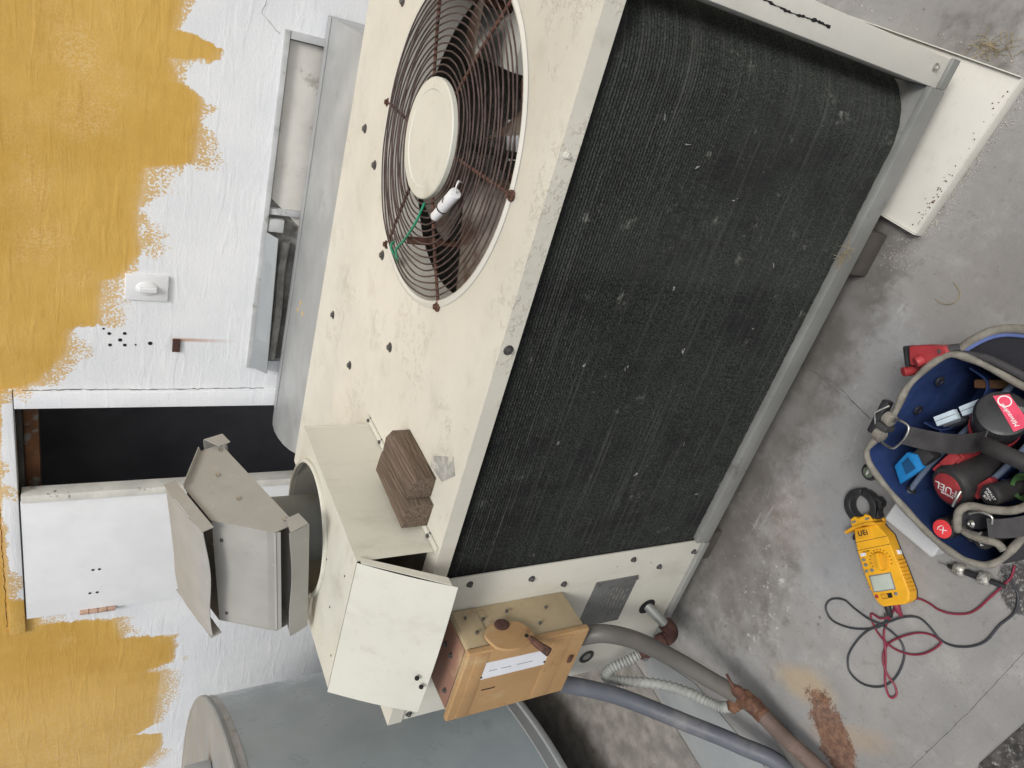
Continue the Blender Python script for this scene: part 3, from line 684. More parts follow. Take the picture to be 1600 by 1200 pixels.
# sleepers the unit stands on
for i, (x0, x1, ya) in enumerate(((1.215, 1.315, .012), (.345, .445, .03))):
    tag(G().box(x0, x1, ya, .98, .0045, ZB-.003).obj('support_sleeper', plain('grey_sleeper', C(88, 83, 78), .9, 0, .15, 12, .5, 60), None, .006),
        ('short grey sleeper under the unit beside the loose cream panel', 'short grey sleeper under the unit near the name plate')[i], 'sleeper', 'sleepers under the air conditioner')
# grass tuft snagged on the rail
random.seed(9); g = G()
for k in range(26):
    p = Vector((1.262+random.uniform(-.018, .018), -.006+random.uniform(-.008, .006), .148)); q = [p]
    d = Vector((random.uniform(-1, 1), random.uniform(-.6, .3), random.uniform(.0, .7))).normalized()
    for j in range(4): d = (d+Vector((random.uniform(-.5, .5), random.uniform(-.3, .3), random.uniform(-.3, .2)))).normalized(); q.append(q[-1]+d*.006)
    g.tube(q, .0005, 4)
tag(g.obj('straw_tuft', m_straw), 'little tuft of dry straw caught on the coil rail', 'straw')

# ------------------------------------------------------------------ loose panel half under the unit
lp = thing('loose_panel', (1.5, .1, 0), 'loose cream cover panel lying half under the unit', 'panel')
e1 = Vector((.316, -.034, 0)).normalized(); e2 = Vector((-e1.y, e1.x, 0)); lm = frame((1.342, -.055, .0045), e1, e2, (0, 0, 1))
G().box(0, .318, 0, .95, .020, .0235, lm).obj('sheet', m_cream_grey, lp, .0012)
G().box(0, .318, -.0025, -.0003, .0, .0245, lm).obj('front_lip', m_cream_grey, lp, .0006)
G().box(.3183, .3205, -.002, .95, .0, .032, lm).obj('side_lip', m_cream_grey, lp, .0006)
G().box(-.0025, -.0003, -.002, .95, .0, .030, lm).obj('side_lip', m_cream_grey, lp, .0006)
random.seed(14)
for k in range(60):
    x = random.choice((random.gauss(.06, .03), random.uniform(.01, .31))); y = .004+abs(random.gauss(0, .008))
    if not .004 < x < .314: continue
    x = x; r = random.uniform(.0006, .0017)
    G().lathe([(r, 0), (r*.7, .0012)], lm @ Matrix.Translation((x, y, .0235)), 7).obj('rust_spot', m_rust, lp)

# ------------------------------------------------------------------ hood box on the unit
hx0, hx1, hy0, hy1, hz = .171, .537, .010, .462, 1.065
HX, HY, HR = .355, .315, .152
hd = thing('flue_hood', (.355, .24, ZT), 'cream sheet metal hood box with a round hole and hanging front flap', 'hood')
g = G().plate_hole(hx0, hx1, hy0, hy1, hz, HX, HY, HR, 64, .004)
g.face([(hx1, hy0, ZT+.001), (hx1, hy1, ZT+.001), (hx1, hy1, hz), (hx1, hy0, hz)]); g.face([(hx0, hy0, ZT+.001), (hx0, hy0, hz), (hx0, hy1, hz), (hx0, hy1, ZT+.001)])
g.face([(hx0, hy1, ZT+.001), (hx0, hy1, hz), (hx1, hy1, hz), (hx1, hy1, ZT+.001)])
bmesh.ops.remove_doubles(g.b, verts=g.b.verts, dist=1e-5)
g.obj('casing', m_cream_clean, hd, 0, 0)
G().lathe([(HR-.001, hz-.004), (HR-.001, hz+.007), (HR+.004, hz+.009), (HR+.008, hz+.006), (HR+.008, hz+.0005)], Matrix.Translation((HX, HY, 0)), 64, False).obj('hole_collar', m_cream_clean, hd)
G().box(hx0+.004, hx1-.004, hy0+.03, hy1-.004, ZT+.0005, ZT+.002).obj('floor_sheet', m_dark_metal, hd)
flp = G(); fa, fb = Vector((hx0-.004, hy0-.006, hz+.002)), Vector((hx1+.003, hy0-.006, hz+.002)); dv = Vector((0, -.098, -.172))
n1 = 9; V = []
for j in range(n1):
    t = j/(n1-1)
    for i in range(9):
        s_ = i/8; p = fa.lerp(fb, s_)+dv*t; p += Vector((0, -.006*math.sin(math.pi*s_)*t - .004*math.sin(math.pi*t), 0)); V.append(p)
flp.mesh(V, [(j*9+i, j*9+i+1, (j+1)*9+i+1, (j+1)*9+i) for j in range(n1-1) for i in range(8)])
bmesh.ops.solidify(flp.b, geom=flp.b.faces[:], thickness=.0018)
flo = flp.obj('front_flap', m_cream_clean, hd, 0, 30)
G().sheet(fb+dv*.04+Vector((.0005, 0, 0)), fb+dv*.94+Vector((.0005, 0, 0)), fb+dv*.94+Vector((.0005, .020, 0)), fb+dv*.04+Vector((.0005, .016, 0)), .0016).obj('flap_return', m_cream_clean, hd, 0, 30)
for s_, t in ((.86, .93), (.80, .86)):
    p = fa.lerp(fb, 1-s_+.12)+dv*t+Vector((0, -.010, .002)); bolt(p, (0, -.87, .5), .005, hd, m_dark, 'hole', False)
G().box(hx1+.002, hx1+.015, .004, hy1+.024, ZT+.0012, ZT+.0045).obj('foot_flange', m_cream_clean, hd)
G().box(hx1-.0005, hx1+.0018, hy1-.002, hy1+.003, ZT+.001, hz+.001).obj('corner_seam', m_cream_clean, hd)
for y in (.470, .378, .048): bolt((hx1+.008, y, ZT+.002), (0, 0, 1), .005, hd)
for y, z, x in ((.16, hz, .40), (.09, hz, .33), (.05, hz, .46), (.03, hz, .25)): G().lathe([(.0025, .0), (.002, .001)], Matrix.Translation((x, y, z)), 8).obj('nick', m_rust_red, hd)

# flue pipe rising through the hole
fp = tag(G().tube([(HX+.012, HY-.012, ZT+.004), (HX+.010, HY-.012, 1.0), (HX+.004, HY-.006, 1.12), (HX, HY, 1.19)], .077, 40).obj('flue_pipe', m_pipe_grey, None, 0, 40), 'grey round flue pipe between the hood hole and vent cap', 'pipe')
# vent cap, knocked out of level
a, b, c = R(1.786), R(19.259), R(-7.743)
cm = Matrix.Translation((HX, HY, 1.177)) @ (Matrix.Rotation(a, 4, 'Z') @ Matrix.Rotation(b, 4, 'X') @ Matrix.Rotation(c, 4, 'Y'))
vc = thing('vent_cap', (HX, HY, 1.15), 'tilted weathered grey metal vent cap above the hood', 'vent cap')
s0, d0, t0, h0, l0 = .149, .156, .056, .126, .046
cp = lambda x, y, z: cm @ Vector((x, y, z))
hexp = [(-d0, 0), (-d0, l0), (-t0, h0), (t0, h0), (d0, l0), (d0, 0)]
for sg in (1, -1): G().prism([cp(sg*s0, y, z) for y, z in hexp], cm.to_3x3() @ Vector((-sg*.002, 0, 0))).obj('end_plate', m_galv_taupe, vc)
for sg in (-1, 1):
    x = s0-.0025
    G().sheet(cp(-x, sg*d0, l0-.004), cp(x, sg*d0, l0-.004), cp(x, sg*t0, h0-.002), cp(-x, sg*t0, h0-.002), .0018).obj('slope_panel', m_galv_taupe, vc)
    G().sheet(cp(-x, sg*(d0+.0028), l0-.012), cp(x, sg*(d0+.0028), l0-.012), cp(x, sg*(d0-.010), l0+.010), cp(-x, sg*(d0-.010), l0+.010), .0016).obj('panel_hem', m_galv_taupe, vc)
    G().sheet(cp(s0+.001, sg*d0, l0), cp(s0+.001, sg*t0, h0), cp(s0+.011, sg*(t0+.003), h0+.002), cp(s0+.011, sg*(d0+.003), l0+.002), .0016).obj('end_hem', m_galv_taupe, vc) if sg > 0 else None
G().prism([cp(x, y, .001) for x, y in ((-s0+.003, -d0+.003), (s0-.003, -d0+.003), (s0-.003, d0-.003), (-s0+.003, d0-.003))], cm.to_3x3() @ Vector((0, 0, .0015))).obj('bottom_panel', m_galv_taupe, vc)
def wavy(name, p, n=17, amp=.0, ends=True):
    """strip with its cross-section p (list of (d,h)) swept along the cap, its edges a little bent"""
    g = G(); V = []; m_ = len(p)
    for i in range(n):
        t = i/(n-1); x = (t*2-1)*(s0+.006)
        w = amp*math.sin(t*math.pi*2.2+.4)
        for k, (d, h) in enumerate(p): V.append(cp(x, d+(w if k in (0, m_-1) else w*.2), h+(w*.8 if k in (0, m_-1) else 0)))
    g.mesh(V, [(i*m_+k, (i+1)*m_+k, (i+1)*m_+k+1, i*m_+k+1) for i in range(n-1) for k in range(m_-1)])
    bmesh.ops.recalc_face_normals(g.b, faces=g.b.faces); bmesh.ops.solidify(g.b, geom=g.b.faces[:], thickness=.0016)
    return g.obj(name, m_galv_taupe, vc, 0, 30)
wavy('top_baffle', [(-.083, h0+.026), (-.074, h0+.031), (-.03, h0+.034), (.03, h0+.034), (.074, h0+.031), (.083, h0+.026)], amp=.0035)
for sg in (-1, 1):
    wavy('side_baffle', [(sg*(d0+.025), .026), (sg*(d0+.025), .004), (sg*(d0+.023), -.016), (sg*(d0+.001), -.018)], amp=.0022)
    for e in (-1, 1):
        x = e*(s0+.007)
        G().prism([cp(x, sg*(d0+.025), .026), cp(x, sg*(d0+.023), -.016), cp(x, sg*(d0-.014), -.016), cp(x, sg*(d0-.014), .012)], cm.to_3x3() @ Vector((e*.0016, 0, 0))).obj('baffle_end', m_galv_taupe, vc)
for e in (-1, 1):
    x = e*(s0+.007)
    G().prism([cp(x, -.084, h0+.032), cp(x, -.084, h0+.008), cp(x, .084, h0+.008), cp(x, .084, h0+.032)], cm.to_3x3() @ Vector((e*.0016, 0, 0))).obj('baffle_end', m_galv_taupe, vc)
for y, z in ((-.135, .012), (.135, .012), (-.03, .055), (.06, .055)):
    G().box(-.0035, .0035, -.0045, .0045, 0, .003, cm @ Matrix.Translation((s0, y, z)) @ Matrix.Rotation(R(90), 4, 'Y')).obj('rivet', m_steel, vc, .001)
for x in (-.12, .10):
    G().box(-.004, .004, -.003, .003, 0, .003, cm @ Matrix.Translation((x, -.07, h0-.012)) @ Matrix.Rotation(R(55), 4, 'X')).obj('rivet', m_screw, vc, .001)

# ------------------------------------------------------------------ two timber offcuts leaning on the hood
def lumber(name, m, lx, ly, lz, label, notch=None):
    g = G(); n = 14; V = []
    prof = notch or [(0, 0), (lx, 0), (lx, lz), (0, lz)]; k_ = len(prof)
    for i in range(n):
        y = ly*i/(n-1)
        for (x, z) in prof: V.append(m @ Vector((x+random.uniform(-.0003, .0003), y+(random.uniform(-.003, .003) if i in (0, n-1) else 0), z+random.uniform(-.0003, .0003))))
    g.mesh(V, [(i*k_+k, (i+1)*k_+k, (i+1)*k_+(k+1) % k_, i*k_+(k+1) % k_) for i in range(n-1) for k in range(k_)]+[tuple(range(k_)), tuple(range((n-1)*k_, n*k_))[::-1]])
    return tag(g.obj(name, m_wood, None, .0008, 25), label, 'timber', 'timber offcuts on the unit')
random.seed(4)
m1 = Matrix.Translation((.553, .072, ZT+.0015)) @ Matrix.Rotation(R(-3), 4, 'Z')
lumber('timber_offcut', m1, .055, .178, .062, 'weathered timber offcut touching the cream hood', [(0, 0), (.058, 0), (.058, .050), (.052, .056), (.0, .056)])
m2 = Matrix.Translation((.615, .085, ZT+.0015)) @ Matrix.Rotation(R(-2), 4, 'Z')
lumber('timber_offcut', m2, .05, .165, .05, 'weathered timber offcut beside the grey residue mark', [(.001, 0), (.050, 0), (.050, .040), (.030, .050), (.001, .052)])
g = G(); g.prism([(.676, .06, ZT+.0006), (.722, .02, ZT+.0006), (.748, .045, ZT+.0006), (.692, .125, ZT+.0006), (.67, .12, ZT+.0006)], (0, 0, .0008)).obj('adhesive_residue', m_duct_tape, ac)

# ------------------------------------------------------------------ disconnect switch on the end panel
ds = thing('disconnect_box', (.255, -.05, .53), 'faded orange electrical disconnect box with a side lever', 'electrical box')
bx0, bx1, bz0, bz1 = .152, .358, .530, .828
G().box(bx0, bx1, -.106, -.0005, bz0, bz1).obj('case', m_box_side, ds, .004)
G().box(bx0-.004, bx1+.006, -.122, -.1065, bz0-.004, bz1+.008).obj('cover', m_box, ds, .005, seg=3)
G().box(bx0+.012, bx1-.012, -.098, -.012, bz1+.0005, bz1+.0035).obj('top_plate', m_box_top, ds, .001)
for x, y in ((.29, -.06), (.20, -.08), (.29, -.03)): bolt((x, y, bz1+.0035), (0, 0, 1), .004, ds)
G().box(bx1+.0004, bx1+.003, -.104, -.006, .770, bz1-.002).obj('side_strap', m_box_side, ds, .001)
G().box(bx0+.002, bx1-.0, -.1238, -.1218, .574, .622).obj('cover_rib', m_box, ds, .001)
G().box(bx0+.002, bx1-.0, -.1238, -.1218, .785, .815).obj('cover_rib', m_box, ds, .001)
lab = G().prism([(.326, -.1222, .793), (.324, -.1222, .645), (.300, -.1222, .617), (.273, -.1222, .614), (.273, -.1222, .793)], (0, -.001, 0)).obj('label_plate', m_paper, ds)
for x, z in ((.281, .785), (.283, .624)): G().lathe([(.003, 0), (.0025, .0012)], axis_frame((x, -.1232, z), (0, -1, 0)), 10).obj('rivet', m_dark, lab)
for k, (z0_, z1_) in enumerate(((.66, .70), (.715, .74), (.75, .77))):
    G().box(.296, .2975, -.1236, -.1231, z0_, z1_).obj('faint_print', m_grey, lab)
G().tube([(.234, -.1224, .771), (.2335, -.1226, .755), (.233, -.1224, .739)], .0012, 6).obj('scratch', m_dark, ds)
G().tube([(.236, -.1224, .7385), (.231, -.1224, .7395)], .001, 6).obj('scratch', m_dark, ds)
G().box(.262, .285, -.128, -.1235, .545, .556).obj('latch', m_rust, ds, .002)
# lever assembly on the right side
sx = bx1+.0005
yz = [(-.062, .757), (-.085, .785), (-.112, .780), (-.130, .765), (-.138, .723), (-.124, .683), (-.110, .674), (-.080, .684), (-.066, .707)]
G().prism([(sx+.006, y, z) for y, z in [tuple(v)[1:] for v in spline([(0, y, z) for y, z in yz], 4, True)]], (.008, 0, 0)).obj('lever_plate', m_box, ds, .003, seg=3)
G().prism([(sx, y, z) for y, z in ((-.07, .70), (-.10, .70), (-.10, .765), (-.07, .765))], (.007, 0, 0)).obj('lever_boss', m_box_side, ds, .002)
G().lathe([(.014, 0), (.014, .004), (.010, .007), (.0, .007)], axis_frame((sx+.0135, -.072, .737), (1, 0, 0)) @ Matrix.Diagonal((1, 1.25, 1, 1)), 20).obj('pivot', m_rust_red, ds)
G().tube([(sx+.014, -.118, .690), (sx+.016, -.140, .682), (sx+.018, -.166, .668)], .007, 8, rad=[.006, .008, .010]).obj('handle', m_rust, ds)
G().lathe([(.0045, 0), (.004, .003)], axis_frame((sx+.0135, -.112, .695), (1, 0, 0)), 10).obj('pin', m_dark, ds)
for y, z in ((-.039, .764), (-.079, .638), (-.040, .600), (-.03, .70)): bolt((bx1, y, z), (1, 0, 0), .0035, ds, name='screw', washer=False)
bolt((bx1+.003, -.072, .795), (1, 0, 0), .0035, ds, name='screw', washer=False)
bolt((bx1+.003, -.03, .805), (1, 0, 0), .003, ds, name='screw', washer=False)

# ------------------------------------------------------------------ conduits and gas line
def hose(name, pts, r, mat, label, ribs=0.):
    q = spline(pts, 22)
    rad = [r+(ribs if i % 2 else 0) for i in range(len(q))] if ribs else None
    return tag(G().tube(q, r, 20, rad=rad).obj(name, mat, None, 0, 60), label, 'hose')
hose('conduit_hose', [(.262, -.062, .527), (.275, -.075, .505), (.318, -.112, .458), (.294, -.139, .36), (.249, -.186, .25), (.219, -.238, .17), (.191, -.303, .085), (.165, -.372, .034), (.150, -.47, .028), (.16, -.7, .028)], .0215, m_hose, 'grey plastic conduit curving from the disconnect box to the roof')
h2 = hose('conduit_hose', [(.10, -.05, .500), (.075, -.062, .455), (.072, -.085, .405), (.070, -.120, .340), (.072, -.168, .28), (.082, -.255, .195), (.101, -.355, .11), (.122, -.47, .045), (.13, -.75, .030)], .0215, m_hose_b, 'blue-grey plastic conduit below the round tank')
cf = thing('conduit_fitting', (.16, -.055, .5), 'rusty conduit fitting under the orange disconnect box', 'fitting')
G().tube([(.172, -.055, .5295), (.170, -.055, .506), (.158, -.054, .494), (.128, -.050, .492), (.118, -.050, .494)], .0225, 16).obj('elbow', m_rust, cf, 0, 50)
G().lathe([(.030, 0), (.030, .014)], axis_frame((.120, -.050, .494), (-1, 0, .15)), 8).obj('lock_ring', m_galv_pipe, cf, .002)
# gas line
gp = thing('gas_pipe_stub', (.2, -.06, .14), 'short grey gas pipe with a rusty elbow leaving the end panel', 'pipe')
G().tube([(.232, .02, .203), (.226, -.02, .190), (.205, -.062, .160)], .0135, 16).obj('pipe', m_galv_pipe, gp, 0, 50)
G().tube(spline([(.214, -.050, .169), (.200, -.066, .154), (.186, -.072, .155), (.176, -.072, .168)], 6), .020, 16).obj('elbow', m_rust_red, gp, 0, 50)
G().tube([(.182, -.072, .158), (.150, -.072, .216), (.136, -.072, .242)], .0155, 14).obj('nipple', m_rust_red, gp, 0, 50)
for t in (.18, .72):
    p = Vector((.178, -.072, .165)).lerp(Vector((.136, -.072, .242)), t); G().lathe([(.0195, -.009), (.0215, -.006), (.0215, .006), (.0195, .009)], axis_frame(p, (-.042, 0, .077)), 10).obj('coupling', m_rust_red, gp)
q = spline([(.138, -.072, .238), (.118, -.070, .275), (.096, -.066, .312), (.070, -.068, .322), (.064, -.082, .300), (.080, -.110, .262), (.110, -.155, .215), (.128, -.205, .170), (.128, -.245, .132), (.140, -.275, .112), (.168, -.291, .105)], 20)
tag(G().tube(q, .014, 14, rad=[(.0108, .0128, .0152, .0128)[i % 4] for i in range(len(q))]).obj('gas_connector', m_flex, None, 0, 40), 'pale corrugated gas connector from pipe elbow to valve', 'hose')
gv = thing('gas_valve', (.20, -.30, .1), 'rusty brass gas valve with a small lever on the roof pipe', 'valve')
vp = Vector((.214, -.306, .105))
G().tube([vp+Vector((-.055, .016, 0)), vp+Vector((-.028, .008, 0))], .0185, 6).obj('union_nut', m_brass, gv, .002)
G().tube([vp+Vector((-.03, .009, 0)), vp, vp+Vector((.004, -.03, -.004)), vp+Vector((.002, -.052, -.008))], .02, 14, rad=[.015, .022, .022, .019]).obj('body', m_brass, gv, 0, 50)
G().lathe([(.021, -.008), (.021, .008)], axis_frame(vp+Vector((.003, -.050, -.006)), (0, -1, -.1)), 8).obj('collar', m_brass, gv, .002)
G().lathe([(.013, .0), (.015, .022), (.011, .030), (.007, .036)], axis_frame(vp+Vector((.004, .004, .010)), (.5, .5, .6)), 12).obj('bonnet', m_rust, gv)
G().tube([vp+Vector((.022, .020, .034)), vp+Vector((.038, .052, .040))], .004, 6).obj('lever', m_rust, gv)
tag(G().tube(spline([vp+Vector((.002, -.052, -.008)), (.214, -.42, .085), (.222, -.55, .06), (.235, -.8, .04)], 8), .0185, 16).obj('gas_pipe', plain('brown_iron_pipe', C(110, 94, 86), .75, .1, .2, 14, .3, 120, C(84, 64, 54), 16, .52, .66), None, 0, 50), 'rusty iron gas pipe running along the roof from the valve', 'pipe')

# ------------------------------------------------------------------ round tank at the left
tk = thing('round_tank', (-1.671, -.07, 0), 'large round blue-grey metal tank with a rim beside the wall', 'tank')
TX, TY, TR, TZ0, TZ1 = -1.671, -.071, 1.186, .218, 1.14
mt = Matrix.Translation((TX, TY, 0))
G().lathe([(TR, TZ0), (TR, TZ1)], mt, 160, False).obj('shell', m_tank, tk)
G().lathe([(TR+.001, TZ1-.006), (TR+.007, TZ1-.004), (TR+.008, TZ1+.006), (TR+.005, TZ1+.011), (TR-.012, TZ1+.012)], mt, 160, False).obj('top_rim', m_flash, tk)
G().lathe([(TR+.001, TZ1-.030), (TR+.0020, TZ1-.026), (TR+.0020, TZ1-.006)], mt, 160, False).obj('sealant_band', m_frame, tk)
G().lathe([(TR-.012, TZ1+.0115), (TR-.10, TZ1+.016), (TR-.5, TZ1+.022), (.05, TZ1+.028)], mt, 120, False).obj('dished_lid', m_flash, tk)
G().lathe([(TR+.001, TZ0+.05), (TR+.004, TZ0+.046), (TR+.004, TZ0+.012), (TR+.012, TZ0+.010), (TR+.015, TZ0), (TR+.012, TZ0-.01), (TR-.03, TZ0-.01)], mt, 160, False).obj('bottom_rim', m_flash, tk)
G().lathe([(TR-.02, TZ0-.004), (.1, TZ0-.004)], mt, 100, False).obj('tank_floor', m_dark, tk)
G().lathe([(TR-.55, .004), (TR-.55, TZ0-.005)], mt, 100, False).obj('plinth', m_dark_metal, tk)
G().box(-.90, -.85, .52, .56, TZ1+.02, TZ1+.10, Matrix()).obj('lid_bracket', m_flash, tk, .004)

# ------------------------------------------------------------------ clamp meter
mm = frame((.755, -.292, .0005), (.796, -.605, 0), (.605, .796, 0), (0, 0, 1))
cmn = thing('clamp_meter', (.70, -.36, 0), 'yellow and black clamp meter lying on the roof beside the tool bag', 'meter')
def mp(name, poly, z0, z1, mat, bev=.002, parent=None, seg=2):
    return G().prism([mm @ Vector((x, y, z0)) for x, y in poly], (0, 0, z1-z0)).obj(name, mat, parent or cmn, bev, 35, seg)
body = [(-.030, -.002), (-.036, -.026), (-.040, -.049), (-.041, -.108), (-.037, -.150), (-.031, -.166), (-.022, -.172), (.028, -.172), (.040, -.166), (.046, -.150), (.045, -.105), (.0425, -.070), (.041, -.031), (.031, -.014), (.027, -.002)]
mp('body', body, .004, .036, m_yellow, .005, seg=3)
mp('back_shell', [(x*.97, y) for x, y in body], .0, .0038, m_black, .001)
mp('barrier', [(-.052, -.003), (-.030, .003), (.0, .006), (.020, .005), (.030, .000), (.029, -.005), (.0, .000), (-.030, -.003), (-.050, -.009)], .003, .041, m_yellow2, .0012)
mp('jaw_collar', [(-.033, .003), (-.030, .020), (-.018, .024), (-.012, .018), (.004, .020), (.008, .024), (.018, .018), (.022, .004)], .005, .036, m_yellow, .002)
for x in (-.024, .010): mp('collar_window', [(x-.005, .010), (x+.006, .011), (x+.006, .015), (x-.004, .015)], .036, .0368, m_grey, 0)
# jaws: two halves of a ring, the hooked one on the right
def ring(cx, cy, ro, ri, a0, a1, n=18, ex=1.0):
    o = [(cx+ro*math.cos(R(a0+(a1-a0)*k/n)), cy+ro*ex*math.sin(R(a0+(a1-a0)*k/n))) for k in range(n+1)]
    i = [(cx+ri*math.cos(R(a1+(a0-a1)*k/n)), cy+ri*ex*math.sin(R(a1+(a0-a1)*k/n))) for k in range(n+1)]
    return o+i
mp('jaw', ring(.000, .042, .0390, .0235, 63, 232, ex=1.03), .006, .033, m_black, .004, seg=3)
mp('jaw', ring(.000, .042, .0375, .0235, 59, -62, ex=1.03), .006, .033, m_black, .004, seg=3)
mp('jaw_trigger', [(.034, .056), (.046, .052), (.051, .040), (.046, .030), (.036, .026), (.034, .010), (.024, .006), (.022, .022), (.034, .030), (.040, .036), (.042, .042), (.036, .048)], .008, .030, m_black, .003)
mp('trigger_pin', [(.036, .006), (.042, .008), (.044, .002), (.038, .0)], .010, .028, m_yellow2, .002)
mp('thumb_catch', [(-.040, -.010), (-.050, -.016), (-.052, -.026), (-.038, -.024)], .004, .022, m_black, .003)
mp('logo_panel', [(-.028, -.006), (.008, -.006), (.008, -.026), (-.030, -.026)], .0360, .0366, m_yellow2, .0004)
lettering('UEi', .0155, mm @ Matrix.Translation((-.011, -.0150, .0367)), m_print, cmn, bold=.00035)
G().box(-.0395, .0415, -.0318, -.0308, .0345, .0364, mm).obj('seam', m_rubber, cmn)
G().box(-.0415, .0425, -.0490, -.0480, .0345, .0364, mm).obj('seam', m_rubber, cmn)
lettering('DL479', .006, mm @ Matrix.Translation((-.018, -.0545, .0362)), m_print, cmn)
G().lathe([(.0205, .0360), (.0205, .0372), (.0190, .0395), (.0185, .0415), (.0, .0415)], mm @ Matrix.Translation((.008, -.079, 0)), 32, True).obj('dial', m_yellow2, cmn)
G().box(-.0045, .0045, -.018, .018, .0412, .0465, mm @ Matrix.Translation((.008, -.079, 0)) @ Matrix.Rotation(R(-8), 4, 'Z')).obj('dial_grip', m_yellow, cmn, .0018)
for k in range(13):
    a = R(200-18.5*k); x, y = .008+.0245*math.cos(a), -.079+.0245*math.sin(a)
    G().box(-.0013, .0013, -.0009, .0009, .0361, .0366, mm @ Matrix.Translation((x, y, 0))).obj('dial_mark', m_red if k in (2, 6) else m_print, cmn)
for x, y in ((-.0301, -.0701), (-.0294, -.0812), (-.0322, -.0945), (-.0191, -.0944), (.0172, -.149)):
    G().lathe([(.0042, .0358), (.0042, .0372), (.0034, .0378)], mm @ Matrix.Translation((x, y, 0)) @ Matrix.Diagonal((1.1, .85, 1, 1)), 16).obj('button', m_grey, cmn)
mp('display_tab', [(-.034, -.056), (-.021, -.056), (-.021, -.0625), (-.034, -.0625)], .036, .0368, m_paper, .0003)
for x in (-.0305, -.0245): mp('tab_dot', [(x-.0008, -.0585), (x+.0008, -.0585), (x+.0008, -.060), (x-.0008, -.060)], .0368, .0371, m_print, 0)
mp('display_bezel', [(-.0315, -.1045), (.0220, -.1045), (.0205, -.1405), (-.0325, -.1405)], .0358, .0366, m_grey, .0006)
mp('display', [(-.0284, -.1072), (.0195, -.1068), (.0178, -.1381), (-.0300, -.1383)], .0366, .0371, m_lcd, .0003)
G().lathe([(.0042, .0358), (.0042, .0368)], mm @ Matrix.Translation((-.0288, -.1492, 0)), 16).obj('jack_ring', m_red, cmn)
mp('warning_label', [(-.018, -.146), (.008, -.1455), (.007, -.1555), (-.018, -.156)], .036, .0364, m_print, 0)
mp('warning_label', [(-.0172, -.1467), (-.003, -.1463), (-.003, -.1548), (-.0172, -.1552)], .0364, .0367, m_yellow2, 0)
for k in range(9):
    y = -.088-.0078*k; G().box(.0395, .0478, y, y+.0042, .010, .0335, mm).obj('grip_rib', m_yellow2, cmn, .0012)
    if k < 7: G().box(-.0425, -.036, y, y+.0036, .010, .033, mm).obj('grip_rib', m_yellow2, cmn, .001)
mp('side_tab', [(.0415, -.062), (.047, -.064), (.047, -.073), (.0420, -.072)], .012, .022, m_paper, .001)
for x, m_, n_ in ((-.0196, m_black, 'probe_plug'), (.0013, m_redwire, 'probe_plug')):
    G().tube([mm @ Vector((x, -.158, .024)), mm @ Vector((x, -.172, .024)), mm @ Vector((x*1.1-.002, -.186, .021)), mm @ Vector((x*1.1-.004, -.196, .014))], .0068, 10, rad=[.0068, .0072, .0062, .0036]).obj(n_, m_, cmn, 0, 40)
# ------------------------------------------------------------------ test leads
def lead(name, pts, r, mat, label, lift):
    P = []
    for i, (x, y) in enumerate(pts): P.append((x, y, r+.0006+lift(i, len(pts))))
    return tag(G().tube(spline(P, 7), r, 9).obj(name, mat, None, 0, 60), label, 'wire')
blk = [(.608, -.418), (.602, -.425), (.583, -.425), (.556, -.413), (.516, -.377), (.493, -.334), (.504, -.305), (.532, -.304), (.556, -.328), (.559, -.357), (.568, -.394), (.582, -.431), (.581, -.466), (.565, -.489), (.532, -.501), (.493, -.503), (.457, -.491), (.429, -.461), (.426, -.426), (.451, -.405), (.489, -.4), (.532, -.404), (.573, -.42), (.604, -.435), (.633, -.45), (.652, -.47), (.654, -.495), (.648, -.524), (.656, -.548), (.677, -.569), (.7, -.582), (.722, -.587), (.758, -.587), (.792, -.592), (.813, -.589), (.833, -.577), (.84, -.562), (.846, -.545)]
red = [(.627, -.421), (.61, -.426), (.591, -.415), (.582, -.394), (.57, -.398), (.559, -.42), (.555, -.448), (.558, -.475), (.575, -.502), (.603, -.521), (.637, -.531), (.646, -.528), (.642, -.508), (.625, -.487), (.594, -.469), (.56, -.456), (.533, -.456), (.513, -.468), (.497, -.49), (.489, -.511), (.476, -.524), (.464, -.524), (.461, -.515), (.475, -.495), (.499, -.48), (.521, -.47), (.541, -.457), (.569, -.434), (.60, -.428), (.64, -.426), (.667, -.434), (.686, -.449), (.695, -.47), (.7, -.492), (.712, -.514), (.733, -.534), (.757, -.543), (.792, -.548), (.828, -.552), (.852, -.553), (.875, -.546)]
lead('test_lead', blk, .0024, m_blackwire, 'black test lead looped on the roof below the clamp meter', lambda i, n: .010*max(0, 1-i/2.5)+.0055*(1 if 9 < i < 12 or 21 < i < 25 else 0))
lead('test_lead', red, .0023, m_redwire, 'dark red test lead looped on the roof below the clamp meter', lambda i, n: .010*max(0, 1-i/2.5)+.005*math.sin(i*.8)**2)
pr = thing('test_probe', (.83, -.50, 0), 'black test probe banded with silver tape lying by the tool bag', 'probe')
pa, pb = Vector((.787, -.444, .016)), Vector((.834, -.556, .016)); L_ = (pb-pa)
G().tube([pa, pa+L_*.16], .0009, 6).obj('needle', m_steel, pr)
G().tube([pa+L_*t for t in (.15, .18, .30, .55, .75, .95, 1.02)], .006, 12, rad=[.003, .005, .006, .0068, .006, .0052, .003]).obj('handle', m_black, pr)
for t in (.34, .72): G().tube([pa+L_*(t-.085), pa+L_*(t-.06), pa+L_*(t+.06), pa+L_*(t+.085)], .012, 14, rad=[.0095, .0128, .0130, .0095]).obj('tape_band', m_tape, pr, 0, 50)

